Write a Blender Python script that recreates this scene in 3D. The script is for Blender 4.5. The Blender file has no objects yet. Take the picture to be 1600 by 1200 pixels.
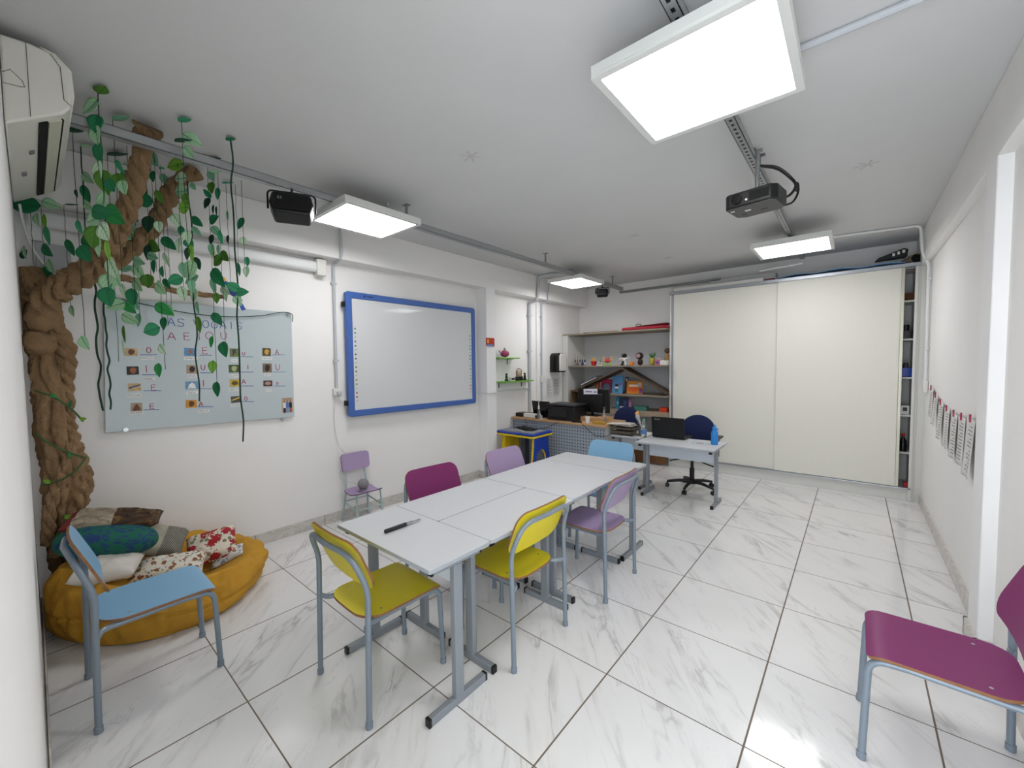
import bpy, bmesh, math, random
from mathutils import Vector, Matrix, noise
R = random.Random(7)
PI = math.pi
scene = bpy.context.scene
COL = scene.collection

# ------------------------------------------------------------------ camera, world, light, exposure
FPX, YAW, PITCH, ROLL = 634.07, -0.70178, 0.04749, -0.01149
CAM = Vector((1.5087, -1.1781, 1.5399))
_f = Vector((math.sin(YAW)*math.cos(PITCH), math.cos(YAW)*math.cos(PITCH), -math.sin(PITCH)))
_r = Vector((math.cos(YAW), -math.sin(YAW), 0)); _u = _r.cross(_f)
RT = math.cos(ROLL)*_r + math.sin(ROLL)*_u
UP = -math.sin(ROLL)*_r + math.cos(ROLL)*_u
cam_data = bpy.data.cameras.new('camera'); cam = bpy.data.objects.new('camera', cam_data); COL.objects.link(cam)
cam_data.sensor_width = 36; cam_data.lens = FPX*36/1600; cam_data.clip_start = 0.005; cam_data.clip_end = 60
m3 = Matrix((RT, UP, -_f)).transposed(); cam.matrix_world = Matrix.Translation(CAM) @ m3.to_4x4()
scene.camera = cam
world = bpy.data.worlds.new('world'); scene.world = world; world.use_nodes = True
world.node_tree.nodes['Background'].inputs[0].default_value = (0.80, 0.88, 1.0, 1)
world.node_tree.nodes['Background'].inputs[1].default_value = 0.9
vs = scene.view_settings; vs.view_transform = 'Standard'; vs.look = 'None'; vs.exposure = 0.1; vs.gamma = 1.0
vs.use_curve_mapping = False
LAMP = 15.0          # radiance of the ceiling panels
DAY = 62            # daylight through the glazed opening behind the camera (watts)
dl = bpy.data.lights.new('daylight', 'AREA'); dl.shape = 'RECTANGLE'; dl.size = 1.3; dl.size_y = 2.3; dl.energy = DAY; dl.color = (0.86, 0.93, 1.0)
dlo = bpy.data.objects.new('daylight', dl); COL.objects.link(dlo); dlo.location = (1.42, -1.75, 1.25); dlo.rotation_euler = (PI/2, 0, 0)

def ray(u, v): return _f + RT*((u-800)/FPX) + UP*((600-v)/FPX)
def at(u, v, ax, val):           # where the sight line through a pixel meets the plane ax = val
    d = ray(u, v); i = 'xyz'.index(ax); return CAM + d*((val-CAM[i])/d[i])

# ------------------------------------------------------------------ materials
def lin(c):
    if isinstance(c, str):
        c = c.lstrip('#'); c = [int(c[i:i+2], 16)/255 for i in (0, 2, 4)]
    return tuple((x/12.92 if x <= .04045 else ((x+.055)/1.055)**2.4) for x in c) + (1,)
_M = {}
def mat(name, col, rough=.5, metal=0., bump=0., bscale=40., var=0., vscale=8., trans=0., emit=0., alpha=1., coat=0., spec=.5, ior=1.45):
    if name in _M: return _M[name]
    m = bpy.data.materials.new(name); m.use_nodes = True; nt = m.node_tree; b = nt.nodes['Principled BSDF']
    c = lin(col); b.inputs['Base Color'].default_value = c; b.inputs['Roughness'].default_value = rough
    b.inputs['Metallic'].default_value = metal; b.inputs['Transmission Weight'].default_value = trans
    b.inputs['IOR'].default_value = ior; b.inputs['Coat Weight'].default_value = coat; b.inputs['Specular IOR Level'].default_value = spec
    b.inputs['Alpha'].default_value = alpha
    if emit: b.inputs['Emission Color'].default_value = c; b.inputs['Emission Strength'].default_value = emit
    tc = nt.nodes.new('ShaderNodeTexCoord')
    if var:
        n = nt.nodes.new('ShaderNodeTexNoise'); n.inputs['Scale'].default_value = vscale; n.inputs['Detail'].default_value = 4
        nt.links.new(tc.outputs['Object'], n.inputs['Vector'])
        mx = nt.nodes.new('ShaderNodeMix'); mx.data_type = 'RGBA'
        mx.inputs[6].default_value = tuple(x*(1-var) for x in c[:3])+(1,); mx.inputs[7].default_value = tuple(min(1, x*(1+var)) for x in c[:3])+(1,)
        nt.links.new(n.outputs['Fac'], mx.inputs[0]); nt.links.new(mx.outputs[2], b.inputs['Base Color'])
    if bump:
        n = nt.nodes.new('ShaderNodeTexNoise'); n.inputs['Scale'].default_value = bscale; n.inputs['Detail'].default_value = 5
        nt.links.new(tc.outputs['Object'], n.inputs['Vector'])
        bp = nt.nodes.new('ShaderNodeBump'); bp.inputs['Strength'].default_value = bump; bp.inputs['Distance'].default_value = .01
        nt.links.new(n.outputs['Fac'], bp.inputs['Height']); nt.links.new(bp.outputs[0], b.inputs['Normal'])
    _M[name] = m; return m

class NT:      # small helper to write node graphs
    def __init__(s, name, rough=.5):
        s.m = bpy.data.materials.new(name); s.m.use_nodes = True; s.t = s.m.node_tree; s.b = s.t.nodes['Principled BSDF']
        s.b.inputs['Roughness'].default_value = rough; s.tc = s.t.nodes.new('ShaderNodeTexCoord'); _M[name] = s.m
    def n(s, typ, **kw):
        nd = s.t.nodes.new('ShaderNode'+typ)
        for k, v in kw.items(): setattr(nd, k, v)
        return nd
    def put(s, inp, v):
        if isinstance(v, bpy.types.NodeSocket): s.t.links.new(v, inp)
        elif v is not None: inp.default_value = v
    def math(s, op, a, b=None, c=None, clamp=False):
        nd = s.n('Math', operation=op); nd.use_clamp = clamp
        s.put(nd.inputs[0], a); s.put(nd.inputs[1], b); s.put(nd.inputs[2], c); return nd.outputs[0]
    def sep(s, v):
        nd = s.n('SeparateXYZ'); s.put(nd.inputs[0], v); return nd.outputs
    def comb(s, x, y, z=0.):
        nd = s.n('CombineXYZ'); s.put(nd.inputs[0], x); s.put(nd.inputs[1], y); s.put(nd.inputs[2], z); return nd.outputs[0]
    def vm(s, op, a, b=None, sc=None):
        nd = s.n('VectorMath', operation=op); s.put(nd.inputs[0], a); s.put(nd.inputs[1], b)
        if sc is not None: s.put(nd.inputs[3], sc)
        return nd.outputs[0]
    def noise(s, v, scale, detail=3., rough=.5, dist=0.):
        nd = s.n('TexNoise'); s.put(nd.inputs['Vector'], v); nd.inputs['Scale'].default_value = scale
        nd.inputs['Detail'].default_value = detail; nd.inputs['Roughness'].default_value = rough; nd.inputs['Distortion'].default_value = dist
        return nd.outputs['Fac'], nd.outputs['Color']
    def mix(s, f, a, b):
        nd = s.n('Mix', data_type='RGBA'); s.put(nd.inputs[0], f)
        for i, x in ((6, a), (7, b)): s.put(nd.inputs[i], lin(x) if isinstance(x, str) else x)
        return nd.outputs[2]
    def ramp(s, f, stops):
        nd = s.n('ValToRGB'); s.put(nd.inputs[0], f); e = nd.color_ramp.elements
        while len(e) < len(stops): e.new(.5)
        for el, (p, c) in zip(e, stops): el.position = p; el.color = lin(c) if isinstance(c, str) else c
        return nd.outputs[0]
    def bump(s, h, strength=.3, dist=.01):
        nd = s.n('Bump'); nd.inputs['Strength'].default_value = strength; nd.inputs['Distance'].default_value = dist
        s.put(nd.inputs['Height'], h); s.t.links.new(nd.outputs[0], s.b.inputs['Normal'])
    def col(s, c): s.put(s.b.inputs['Base Color'], c)

# ------------------------------------------------------------------ mesh building
def fillet(pts, r, n=6):
    P = [Vector(p) for p in pts]; out = [P[0]]
    for i in range(1, len(P)-1):
        a = P[i-1]-P[i]; b = P[i+1]-P[i]; ri = r[i-1] if isinstance(r, (list, tuple)) else r
        ri = min(ri, a.length*.49, b.length*.49); p0 = P[i]+a.normalized()*ri; p1 = P[i]+b.normalized()*ri
        for k in range(n+1):
            t = k/n; out.append(p0*(1-t)**2 + P[i]*2*t*(1-t) + p1*t*t)
    out.append(P[-1]); return out
def spline(pts, n=8):
    P = [Vector(p) for p in pts]; Q = [P[0]*2-P[1]]+P+[P[-1]*2-P[-2]]; out = []
    for i in range(1, len(Q)-2):
        for k in range(n):
            t = k/n; a, b, c, d = Q[i-1:i+3]
            out.append(.5*((2*b)+(-a+c)*t+(2*a-5*b+4*c-d)*t*t+(-a+3*b-3*c+d)*t**3))
    out.append(P[-1]); return out
def rrect(w, h, r, n=5, cx=0, cy=0):
    r = min(r, w/2-1e-5, h/2-1e-5); o = []
    for k, (sx, sy) in enumerate(((1, 1), (-1, 1), (-1, -1), (1, -1))):
        for i in range(n+1):
            a = PI/2*(k+i/n); o.append((cx+sx*(w/2-r)+r*math.cos(a), cy+sy*(h/2-r)+r*math.sin(a)))
    return o
class MB:
    def __init__(s): s.v = []; s.f = []; s.mi = []; s.M = Matrix.Identity(4); s.uv = {}
    def add(s, vs, fs, mi=0):
        o = len(s.v); s.v += [s.M @ Vector(v) for v in vs]
        for f in fs: s.f.append(tuple(i+o for i in f)); s.mi.append(mi)
        return s
    def box(s, lo, hi, mi=0, M=None):
        x0, y0, z0 = lo; x1, y1, z1 = hi
        v = [(x0,y0,z0),(x1,y0,z0),(x1,y1,z0),(x0,y1,z0),(x0,y0,z1),(x1,y0,z1),(x1,y1,z1),(x0,y1,z1)]
        if M is not None: v = [M @ Vector(p) for p in v]
        return s.add(v, [(0,3,2,1),(4,5,6,7),(0,1,5,4),(1,2,6,5),(2,3,7,6),(3,0,4,7)], mi)
    def cbox(s, c, d, mi=0, M=None):
        return s.box([c[i]-d[i]/2 for i in range(3)], [c[i]+d[i]/2 for i in range(3)], mi, M)
    def prism(s, poly, a, b, axis='z', mi=0, top=None):
        # extrude a 2D outline along an axis from a to b
        def P(p, t): return {'z': (p[0], p[1], t), 'y': (p[0], t, p[1]), 'x': (t, p[0], p[1])}[axis]
        n = len(poly); v = [P(p, a) for p in poly]+[P(p, b) for p in poly]
        s.add(v, [tuple(range(n))[::-1], tuple(range(n, 2*n))], mi if top is None else top)
        s.add(v, [(i, (i+1) % n, n+(i+1) % n, n+i) for i in range(n)], mi)
        return s
    def ring(s, outer, inner, a, b, axis='z', mi=0):
        def P(p, t): return {'z': (p[0], p[1], t), 'y': (p[0], t, p[1]), 'x': (t, p[0], p[1])}[axis]
        n = len(outer); v = [P(p, a) for p in outer]+[P(p, a) for p in inner]+[P(p, b) for p in outer]+[P(p, b) for p in inner]
        f = []
        for i in range(n):
            j = (i+1) % n
            f += [(i, j, n+j, n+i), (2*n+i, 3*n+i, 3*n+j, 2*n+j), (i, 2*n+i, 2*n+j, j), (n+i, n+j, 3*n+j, 3*n+i)]
        return s.add(v, f, mi)
    def tube(s, pts, r, n=10, mi=0, cap=True, flat=1.0):
        P = [Vector(p) for p in pts]; L = len(P); R_ = r if isinstance(r, (list, tuple)) else [r]*L
        t0 = (P[1]-P[0]).normalized(); up = Vector((0, 0, 1)) if abs(t0.z) < .9 else Vector((1, 0, 0))
        a = t0.cross(up).normalized(); vs = []
        for i in range(L):
            t = (P[min(i+1, L-1)]-P[max(i-1, 0)]).normalized()
            a = (a-t*a.dot(t)).normalized(); b = t.cross(a)
            for k in range(n):
                th = 2*PI*k/n; vs.append(P[i]+(a*math.cos(th)+b*math.sin(th)*flat)*R_[i])
        fs = [(i*n+k, i*n+(k+1) % n, (i+1)*n+(k+1) % n, (i+1)*n+k) for i in range(L-1) for k in range(n)]
        if cap: fs += [tuple(range(n))[::-1], tuple(range((L-1)*n, L*n))]
        return s.add(vs, fs, mi)
    def rtube(s, p0, p1, w, h, mi=0):      # rectangular tube; w across, h up (or along y for uprights)
        p0 = Vector(p0); p1 = Vector(p1); t = (p1-p0).normalized()
        up = Vector((0, 0, 1)) if abs(t.z) < .9 else Vector((0, 1, 0))
        a = t.cross(up).normalized(); b = a.cross(t)
        vs = [p+a*sx*w/2+b*sy*h/2 for p in (p0, p1) for sx, sy in ((-1,-1),(1,-1),(1,1),(-1,1))]
        return s.add(vs, [(0,1,5,4),(1,2,6,5),(2,3,7,6),(3,0,4,7),(3,2,1,0),(4,5,6,7)], mi)
    def cyl(s, c, r, h, n=20, mi=0, axis='z', r2=None):
        r2 = r if r2 is None else r2; c = Vector(c); d = {'z': Vector((0,0,h)), 'x': Vector((h,0,0)), 'y': Vector((0,h,0))}[axis]
        return s.tube([c, c+d], [r, r2], n, mi)
    def lathe(s, prof, c=(0,0,0), n=24, mi=0):
        c = Vector(c); vs = []; L = len(prof)
        for r, z in prof:
            for k in range(n): vs.append(c+Vector((r*math.cos(2*PI*k/n), r*math.sin(2*PI*k/n), z)))
        fs = [(i*n+k, i*n+(k+1) % n, (i+1)*n+(k+1) % n, (i+1)*n+k) for i in range(L-1) for k in range(n)]
        if prof[0][0] > 1e-4: fs.append(tuple(range(n))[::-1])
        if prof[-1][0] > 1e-4: fs.append(tuple(range((L-1)*n, L*n)))
        return s.add(vs, fs, mi)
    def ell(s, c, r, n=16, m=10, mi=0, fn=None, M=None):
        vs = []; c = Vector(c)
        for i in range(m+1):
            ph = -PI/2+PI*i/m
            for k in range(n):
                th = 2*PI*k/n; p = Vector((math.cos(ph)*math.cos(th)*r[0], math.cos(ph)*math.sin(th)*r[1], math.sin(ph)*r[2]))
                if fn: p = fn(p)
                if M is not None: p = M @ p
                vs.append(c+p)
        return s.add(vs, [(i*n+k, i*n+(k+1) % n, (i+1)*n+(k+1) % n, (i+1)*n+k) for i in range(m) for k in range(n)], mi)
    def grid(s, fn, nu, nv, mi=0, close=False):
        vs = [fn(i/nu, j/nv) for j in range(nv+1) for i in range(nu+1)]
        return s.add(vs, [(j*(nu+1)+i, j*(nu+1)+i+1, (j+1)*(nu+1)+i+1, (j+1)*(nu+1)+i) for j in range(nv) for i in range(nu)], mi)
    def build(s, name, mats, parent=None, bevel=0., angle=35, loc=None, rotz=None, seg=2, solid=0., uv=None, label=None):
        me = bpy.data.meshes.new(name); me.from_pydata([tuple(v) for v in s.v], [], s.f)
        if not isinstance(mats, (list, tuple)): mats = [mats]
        for m in mats: me.materials.append(m)
        me.polygons.foreach_set('material_index', s.mi)
        bm = bmesh.new(); bm.from_mesh(me)
        bmesh.ops.remove_doubles(bm, verts=bm.verts, dist=1e-6)
        bmesh.ops.recalc_face_normals(bm, faces=bm.faces)
        if uv:
            L = bm.loops.layers.uv.new('UVMap')
            for f in bm.faces:
                for l in f.loops: l[L].uv = uv(l.vert.co)
        bm.to_mesh(me); bm.free()
        me.polygons.foreach_set('use_smooth', [True]*len(me.polygons)); me.set_sharp_from_angle(angle=math.radians(angle)); me.update()
        o = bpy.data.objects.new(name, me); COL.objects.link(o)
        if solid: sm = o.modifiers.new('solid', 'SOLIDIFY'); sm.thickness = solid; sm.offset = 0
        if bevel:
            b = o.modifiers.new('bevel', 'BEVEL'); b.width = bevel; b.segments = seg; b.limit_method = 'ANGLE'; b.angle_limit = math.radians(40)
        if parent is not None: o.parent = parent
        if loc is not None: o.location = loc
        if rotz is not None: o.rotation_euler = (0, 0, rotz)
        if label: o['label'] = label
        return o
def thing(name, label, cat, loc=(0, 0, 0), rotz=0, group=None):
    o = bpy.data.objects.new(name, None); COL.objects.link(o); o.empty_display_size = .1
    o.location = loc; o.rotation_euler = (0, 0, rotz); o['label'] = label; o['category'] = cat
    if group: o['group'] = group
    return o
def tag(o, label, cat, group=None, kind=None):
    o['label'] = label; o['category'] = cat
    if group: o['group'] = group
    if kind: o['kind'] = kind
    return o
def struct(name, mb, m, parent=None, **kw):
    o = mb.build(name, m, parent, **kw)
    if parent is None: o['kind'] = 'structure'
    return o
def dup(root, loc, rotz=0, label=None, group=None, swap=None):
    def cp(o, par):
        c = o.copy(); COL.objects.link(c)
        if par is not None: c.parent = par
        if swap and c.type == 'MESH':
            for i, sl in enumerate(c.material_slots):
                if sl.material and sl.material.name in swap: sl.link = 'OBJECT'; sl.material = swap[sl.material.name]
        for ch in o.children: cp(ch, c)
        return c
    r = cp(root, None); r.location = loc; r.rotation_euler = (0, 0, rotz)
    if label: r['label'] = label
    if group: r['group'] = group
    return r
def text_mb(mb, txt, size, O, X, Y, mi=0, extrude=.0004, align='CENTER', bold=0.):
    # flat lettering placed at O with writing direction X and up direction Y
    cu = bpy.data.curves.new('t', 'FONT'); cu.body = txt; cu.size = size; cu.align_x = align; cu.align_y = 'CENTER'; cu.offset = bold
    ob = bpy.data.objects.new('t', cu); COL.objects.link(ob); bpy.context.view_layer.update()
    me = bpy.data.meshes.new_from_object(ob); O = Vector(O); X = Vector(X).normalized(); Y = Vector(Y).normalized()
    mb.add([O+X*v.co.x+Y*v.co.y for v in me.vertices], [tuple(p.vertices) for p in me.polygons], mi)
    bpy.data.objects.remove(ob); bpy.data.curves.remove(cu); bpy.data.meshes.remove(me)
    return mb

# ------------------------------------------------------------------ surface materials
def tile_material():
    g = NT('polished_marble_tile', .11); s = g.sep(g.tc.outputs['Object'])
    T = .6
    ux = g.math('DIVIDE', s[0], T); uy = g.math('DIVIDE', s[1], T)
    fx = g.math('FRACT', ux); fy = g.math('FRACT', uy); cx = g.math('FLOOR', ux); cy = g.math('FLOOR', uy)
    dx = g.math('MINIMUM', fx, g.math('SUBTRACT', 1., fx)); dy = g.math('MINIMUM', fy, g.math('SUBTRACT', 1., fy))
    gx = g.math('LESS_THAN', dx, .0060); gy = g.math('LESS_THAN', dy, .0046); grout = g.math('MAXIMUM', gx, gy)
    wn = g.n('TexWhiteNoise'); wn.noise_dimensions = '2D'; g.put(wn.inputs['Vector'], g.comb(cx, cy)); off = g.vm('SCALE', wn.outputs['Color'], sc=9.)
    p = g.vm('ADD', g.comb(fx, fy), off)
    # veins run on a slant across each tile
    rot = g.n('VectorRotate'); rot.rotation_type = 'Z_AXIS'; g.put(rot.inputs['Vector'], p); rot.inputs['Angle'].default_value = -.72
    q = g.vm('MULTIPLY', rot.outputs[0], (2.3, .50, 1.))
    f1, _ = g.noise(q, 1.25, 5., .55, .9); r1 = g.math('ABSOLUTE', g.math('SUBTRACT', f1, .5))
    line = g.math('SUBTRACT', 1., g.math('MULTIPLY', r1, 34., clamp=True), clamp=True)
    soft = g.math('SUBTRACT', 1., g.math('MULTIPLY', r1, 10., clamp=True), clamp=True)
    m1, _ = g.noise(q, 1.7, 3.); mask = g.math('MULTIPLY', g.math('SUBTRACT', m1, .47), 5., clamp=True)
    f2, _ = g.noise(g.vm('ADD', q, (5.2, 1.7, 0.)), 2.2, 6., .6, 1.8); r2 = g.math('ABSOLUTE', g.math('SUBTRACT', f2, .5))
    line2 = g.math('SUBTRACT', 1., g.math('MULTIPLY', r2, 60., clamp=True), clamp=True)
    m2, _ = g.noise(g.vm('ADD', q, (1.2, 7.7, 0.)), 2.3, 2.); mask2 = g.math('MULTIPLY', g.math('SUBTRACT', m2, .52), 6., clamp=True)
    v = g.math('ADD', g.math('MULTIPLY', line, g.math('MULTIPLY', mask, .34)), g.math('MULTIPLY', soft, g.math('MULTIPLY', mask, .15)))
    v = g.math('ADD', v, g.math('MULTIPLY', line2, g.math('MULTIPLY', mask2, .3)), clamp=True)
    base = g.mix(g.noise(p, .9, 3.)[0], '#e3e2e0', '#ecebea')
    c = g.mix(v, base, '#827e7b'); c = g.mix(grout, c, '#6f6256'); g.col(c)
    g.put(g.b.inputs['Roughness'], g.math('ADD', .10, g.math('MULTIPLY', grout, .6)))
    g.bump(g.math('SUBTRACT', 1., grout), .35, .002)
    return g.m
M_TILE = tile_material()
def skirt_material():
    g = NT('skirting_tile', .25); s = g.sep(g.tc.outputs['Object'])
    a = g.math('FRACT', g.math('DIVIDE', s[1], .6)); d = g.math('MINIMUM', a, g.math('SUBTRACT', 1., a)); j = g.math('LESS_THAN', d, .004)
    n, _ = g.noise(g.vm('MULTIPLY', g.tc.outputs['Object'], (1., 2., 3.)), 2.6, 6., .6, 1.4)
    r = g.math('ABSOLUTE', g.math('SUBTRACT', n, .5)); ln = g.math('SUBTRACT', 1., g.math('MULTIPLY', r, 16., clamp=True), clamp=True)
    c = g.mix(g.math('MULTIPLY', ln, .4), '#cfcac3', '#9a948e'); g.col(g.mix(j, c, '#5e534a')); return g.m
M_SKIRT = skirt_material()
def plaster(name, col, amp=.04):
    g = NT(name, .85); o = g.tc.outputs['Object']; n, _ = g.noise(o, 2.2, 4.); c = lin(col)
    g.col(g.mix(n, tuple(x*(1-amp) for x in c[:3])+(1,), tuple(min(1, x*(1+amp)) for x in c[:3])+(1,)))
    b, _ = g.noise(o, 90., 5., .6); g.bump(b, .12, .004); return g.m
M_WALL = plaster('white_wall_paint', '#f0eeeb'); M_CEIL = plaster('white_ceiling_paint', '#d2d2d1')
M_PILAR = plaster('white_pillar_paint', '#f0efee')
M_GALV = mat('galvanised_steel', '#8d9091', .42, .75, bump=.1, bscale=120)
M_PVC = mat('grey_pvc', '#bfc2c6', .4); M_PVCW = mat('white_pvc', '#dfe0e0', .35)
M_BLK = mat('black_plastic', '#0c0c0e', .42); M_BLKG = mat('glossy_black', '#070709', .18); M_DARK = mat('dark_slot', '#050505', .8)
M_WHT = mat('white_plastic', '#dedcd6', .35); M_CHROME = mat('chrome', '#c9ccd0', .18, 1.)

XL, XR, XB, YF, YB, ZC = -2.41, 2.075, 2.02, -1.205, 5.42, 2.90
# ------------------------------------------------------------------ room
fl = MB(); fl.box((XL-.15, -2.4, -.1), (XR+.15, YB+.15, 0)); struct('floor', fl, M_TILE)
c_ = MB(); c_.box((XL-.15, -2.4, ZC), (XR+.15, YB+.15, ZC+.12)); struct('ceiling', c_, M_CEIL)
w = MB(); w.box((XL-.15, YF-.2, 0), (XL, YB+.15, ZC)); struct('wall_left', w, M_WALL)
w = MB(); w.box((XR, -2.4, 0), (XR+.15, YB+.15, ZC)); struct('wall_right', w, M_WALL)
w = MB(); w.box((XL-.15, YB, 0), (XR+.15, YB+.15, ZC)); struct('wall_back', w, M_WALL)
w = MB(); w.box((XL, YF-.15, 0), (1.13, YF, ZC)); w.box((1.13, YF-.15, 2.42), (XR, YF, ZC)); struct('wall_front', w, M_WALL)
w = MB(); w.box((XL-.01, YF, 2.56), (-2.24, YB, ZC)); struct('trim_1', w, M_WALL, bevel=.006)                 # beam on the left wall
w = MB(); w.box((XL-.01, 2.74, 0), (-2.235, 2.92, 2.57)); struct('trim_2', w, M_PILAR, bevel=.005)            # pillar on the left wall
w = MB(); w.box((XB, YF-.2, 2.535), (XR+.01, YB, ZC)); struct('trim_3', w, M_WALL, bevel=.006)                # beam on the right wall
w = MB(); w.box((XB, 1.92, 0), (XR+.01, 2.14, 2.54)); struct('trim_4', w, M_PILAR, bevel=.006)                # pillar on the right wall
w = MB(); w.box((XL-.01, 4.05, 0), (-2.375, 4.30, 2.57)); struct('trim_5', w, M_PILAR, bevel=.004)
def skirt(name, lo, hi): s = MB(); s.box(lo, hi); struct(name, s, M_SKIRT, bevel=.001)
skirt('baseboard_left', (XL, YF, 0), (XL+.014, 2.74, .098))
skirt("baseboard_front", (XL+.014, YF, 0), (1.13, YF+.013, .098))
s = MB(); s.box((XL+.014, 2.727, 0), (-2.235, 2.741, .098)); s.box((-2.236, 2.727, 0), (-2.222, 2.934, .098)); s.box((XL, 2.92, 0), (-2.222, 2.934, .098)); struct('baseboard_pillar', s, M_SKIRT)
skirt('baseboard_left_far', (XL, 2.934, 0), (XL+.014, YB, .098))
s = MB(); s.box((XR-.014, 2.154, 0), (XR, 4.92, .098)); s.box((XB-.014, 1.906, 0), (XB, 2.154, .098)); s.box((XB-.014, 1.906, 0), (XR-.01, 1.92, .098)); s.box((XR-.014, YF, 0), (XR, 1.906, .098)); s.box((XB-.014, 2.14, 0), (XR-.01, 2.154, .098))
struct('baseboard_right', s, M_SKIRT)

# ------------------------------------------------------------------ ceiling lamps and their rails
def diffuser_material():
    g = NT('led_diffuser', .4); n, _ = g.noise(g.tc.outputs['Object'], 3., 3.)
    g.col((.9, .9, .9, 1)); g.put(g.b.inputs['Emission Color'], g.mix(n, '#fbfcff', '#fdfbfb')); g.b.inputs['Emission Strength'].default_value = LAMP; return g.m
M_LED = diffuser_material(); M_FRAME = mat('lamp_frame_paint', '#d9dad6', .4)
def lamp(cx, cy, w, d, z, label):
    t = thing('ceiling_lamp', label, 'ceiling lamp', (cx, cy, z), 0, 'square LED panel lamps')
    m = MB(); m.ring(rrect(w+.05, d+.05, .004, 1), rrect(w-.012, d-.012, .003, 1), 0, .012)
    m.ring(rrect(w+.05, d+.05, .004, 1), rrect(w+.03, d+.03, .003, 1), .012, .045); m.cbox((0, 0, .047), (w+.05, d+.05, .006)); m.build('frame', M_FRAME, t, bevel=.001)
    m = MB(); m.cbox((0, 0, .006), (w-.008, d-.008, .006)); m.build('diffuser', M_LED, t)
    for sx in (-1, 1):
        m = MB(); m.cyl((sx*w*.25, 0, .05), .007, .03, 8); m.cbox((sx*w*.25, 0, .078), (.05, .03, .006)); m.build('hanging_bracket', M_GALV, t)
    return t
lamp(1.0, .64, .60, .60, 2.675, 'largest LED panel, hanging overhead from the rail nearest the viewer')
lamp(-1.50, .60, .52, .60, 2.685, 'LED panel beside the black speaker at the left rail')
lamp(-1.56, 3.90, .50, .60, 2.685, 'small far LED panel on the left rail near the wall shelves')
lamp(1.0, 3.86, .60, .56, 2.68, 'far LED panel in front of the tall wardrobe, beyond the projector')
def slotted():
    g = NT('slotted_galvanised_steel', .42); g.b.inputs['Metallic'].default_value = .6; s = g.sep(g.tc.outputs['Object'])
    y = g.math('FRACT', g.math('DIVIDE', s[1], .05)); h = g.math('MULTIPLY', g.math('LESS_THAN', y, .42), g.math('MULTIPLY', g.math('LESS_THAN', g.math('ABSOLUTE', s[0]), .007), g.math('LESS_THAN', s[2], .002)))
    g.col(g.mix(h, '#a0a3a4', '#141414')); return g.m
def rail(name, x, y0, y1, z, label, hang, w=.042, chan=None):
    t = thing(name, label, 'rail', (x, 0, z))
    m = MB(); o = .018
    m.box((-w/2, y0, 0), (w/2, y1, .003)); m.box((-w/2, y0, 0), (-w/2+.003, y1, w)); m.box((w/2-.003, y0, 0), (w/2, y1, w))
    m.box((-w/2, y0, w-.003), (-w/2+.012, y1, w)); m.box((w/2-.012, y0, w-.003), (w/2, y1, w)); m.build('channel', chan, t)
    for y in hang:
        q = MB(); q.box((-.004, y-.012, w-.002), (.004, y+.012, ZC-z)); q.box((-.03, y-.02, ZC-z-.006), (.03, y+.02, ZC-z-.001)); q.build('ceiling_hanger', M_GALV, t)
    return t
rail('lighting_rail', -1.42, -1.19, 5.08, 2.725, 'long galvanised rail crossing the left side of the ceiling', (.93, 2.95, 4.75), .05, mat('light_galvanised_steel', '#a9acad', .4, .6))
rail('lighting_rail', 1.0, -.2, 4.82, 2.76, 'perforated galvanised rail above the projector', (.2, 1.98, 4.7), .045, slotted())
m = MB(); m.box((-1.46, 5.08, 2.685), (.05, 5.12, 2.72)); tag(m.build('cross_rail', M_GALV), 'grey cable duct running along the back wall above the wardrobe', 'rail')
m = MB(); m.tube([(1.0, 4.84, 2.715), (.55, 4.88, 2.70)], .012, 8); tag(m.build('short_conduit', M_PVCW), 'short white tube at the far end of the perforated rail', 'conduit')
# ------------------------------------------------------------------ chairs
def ply(shell, name):
    return [mat(shell[0], shell[1], .42, bump=.04, bscale=200, var=.04, vscale=5), mat('plywood_edge', '#8a5f3c', .6, var=.3, vscale=60), M_CHROME]
YEL = ('yellow_laminate', '#dccb12'); LIL = ('lilac_laminate', '#ab95b9'); PUR = ('purple_laminate', '#7c2160'); BLU = ('sky_blue_laminate', '#80b0d1')
M_TUBE = mat('grey_blue_enamel', '#7f8b96', .32, .15)
def shell_sheet(fn, nu, nv, th, mask=None):
    # a bent plywood sheet: top and bottom faces coloured, edge brown
    m = MB(); P = [[Vector(fn(i/nu, j/nv)) for i in range(nu+1)] for j in range(nv+1)]
    N = []
    for j in range(nv+1):
        row = []
        for i in range(nu+1):
            a = P[j][min(i+1, nu)]-P[j][max(i-1, 0)]; b = P[min(j+1, nv)][i]-P[max(j-1, 0)][i]; n = a.cross(b)
            row.append(n.normalized() if n.length > 1e-9 else Vector((0, 0, 1)))
        N.append(row)
    W = nu+1; top = [P[j][i] for j in range(nv+1) for i in range(W)]; bot = [P[j][i]-N[j][i]*th for j in range(nv+1) for i in range(W)]
    K = len(top); f1 = []; f2 = []
    for j in range(nv):
        for i in range(nu):
            a = j*W+i; f1.append((a, a+1, a+W+1, a+W)); f2.append((K+a, K+a+W, K+a+W+1, K+a+1))
    o = len(m.v); m.v += top+bot; m.f += [tuple(x+o for x in f) for f in f1+f2]; m.mi += [0]*(len(f1)+len(f2))
    edge = [i for i in range(W)]+[j*W+nu for j in range(1, nv+1)]+[nv*W+i for i in range(nu-1, -1, -1)]+[j*W for j in range(nv-1, 0, -1)]
    n = len(edge)
    for k in range(n):
        a, b = edge[k], edge[(k+1) % n]; m.f.append((a, b, K+b, K+a)); m.mi.append(1)
    return m
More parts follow.
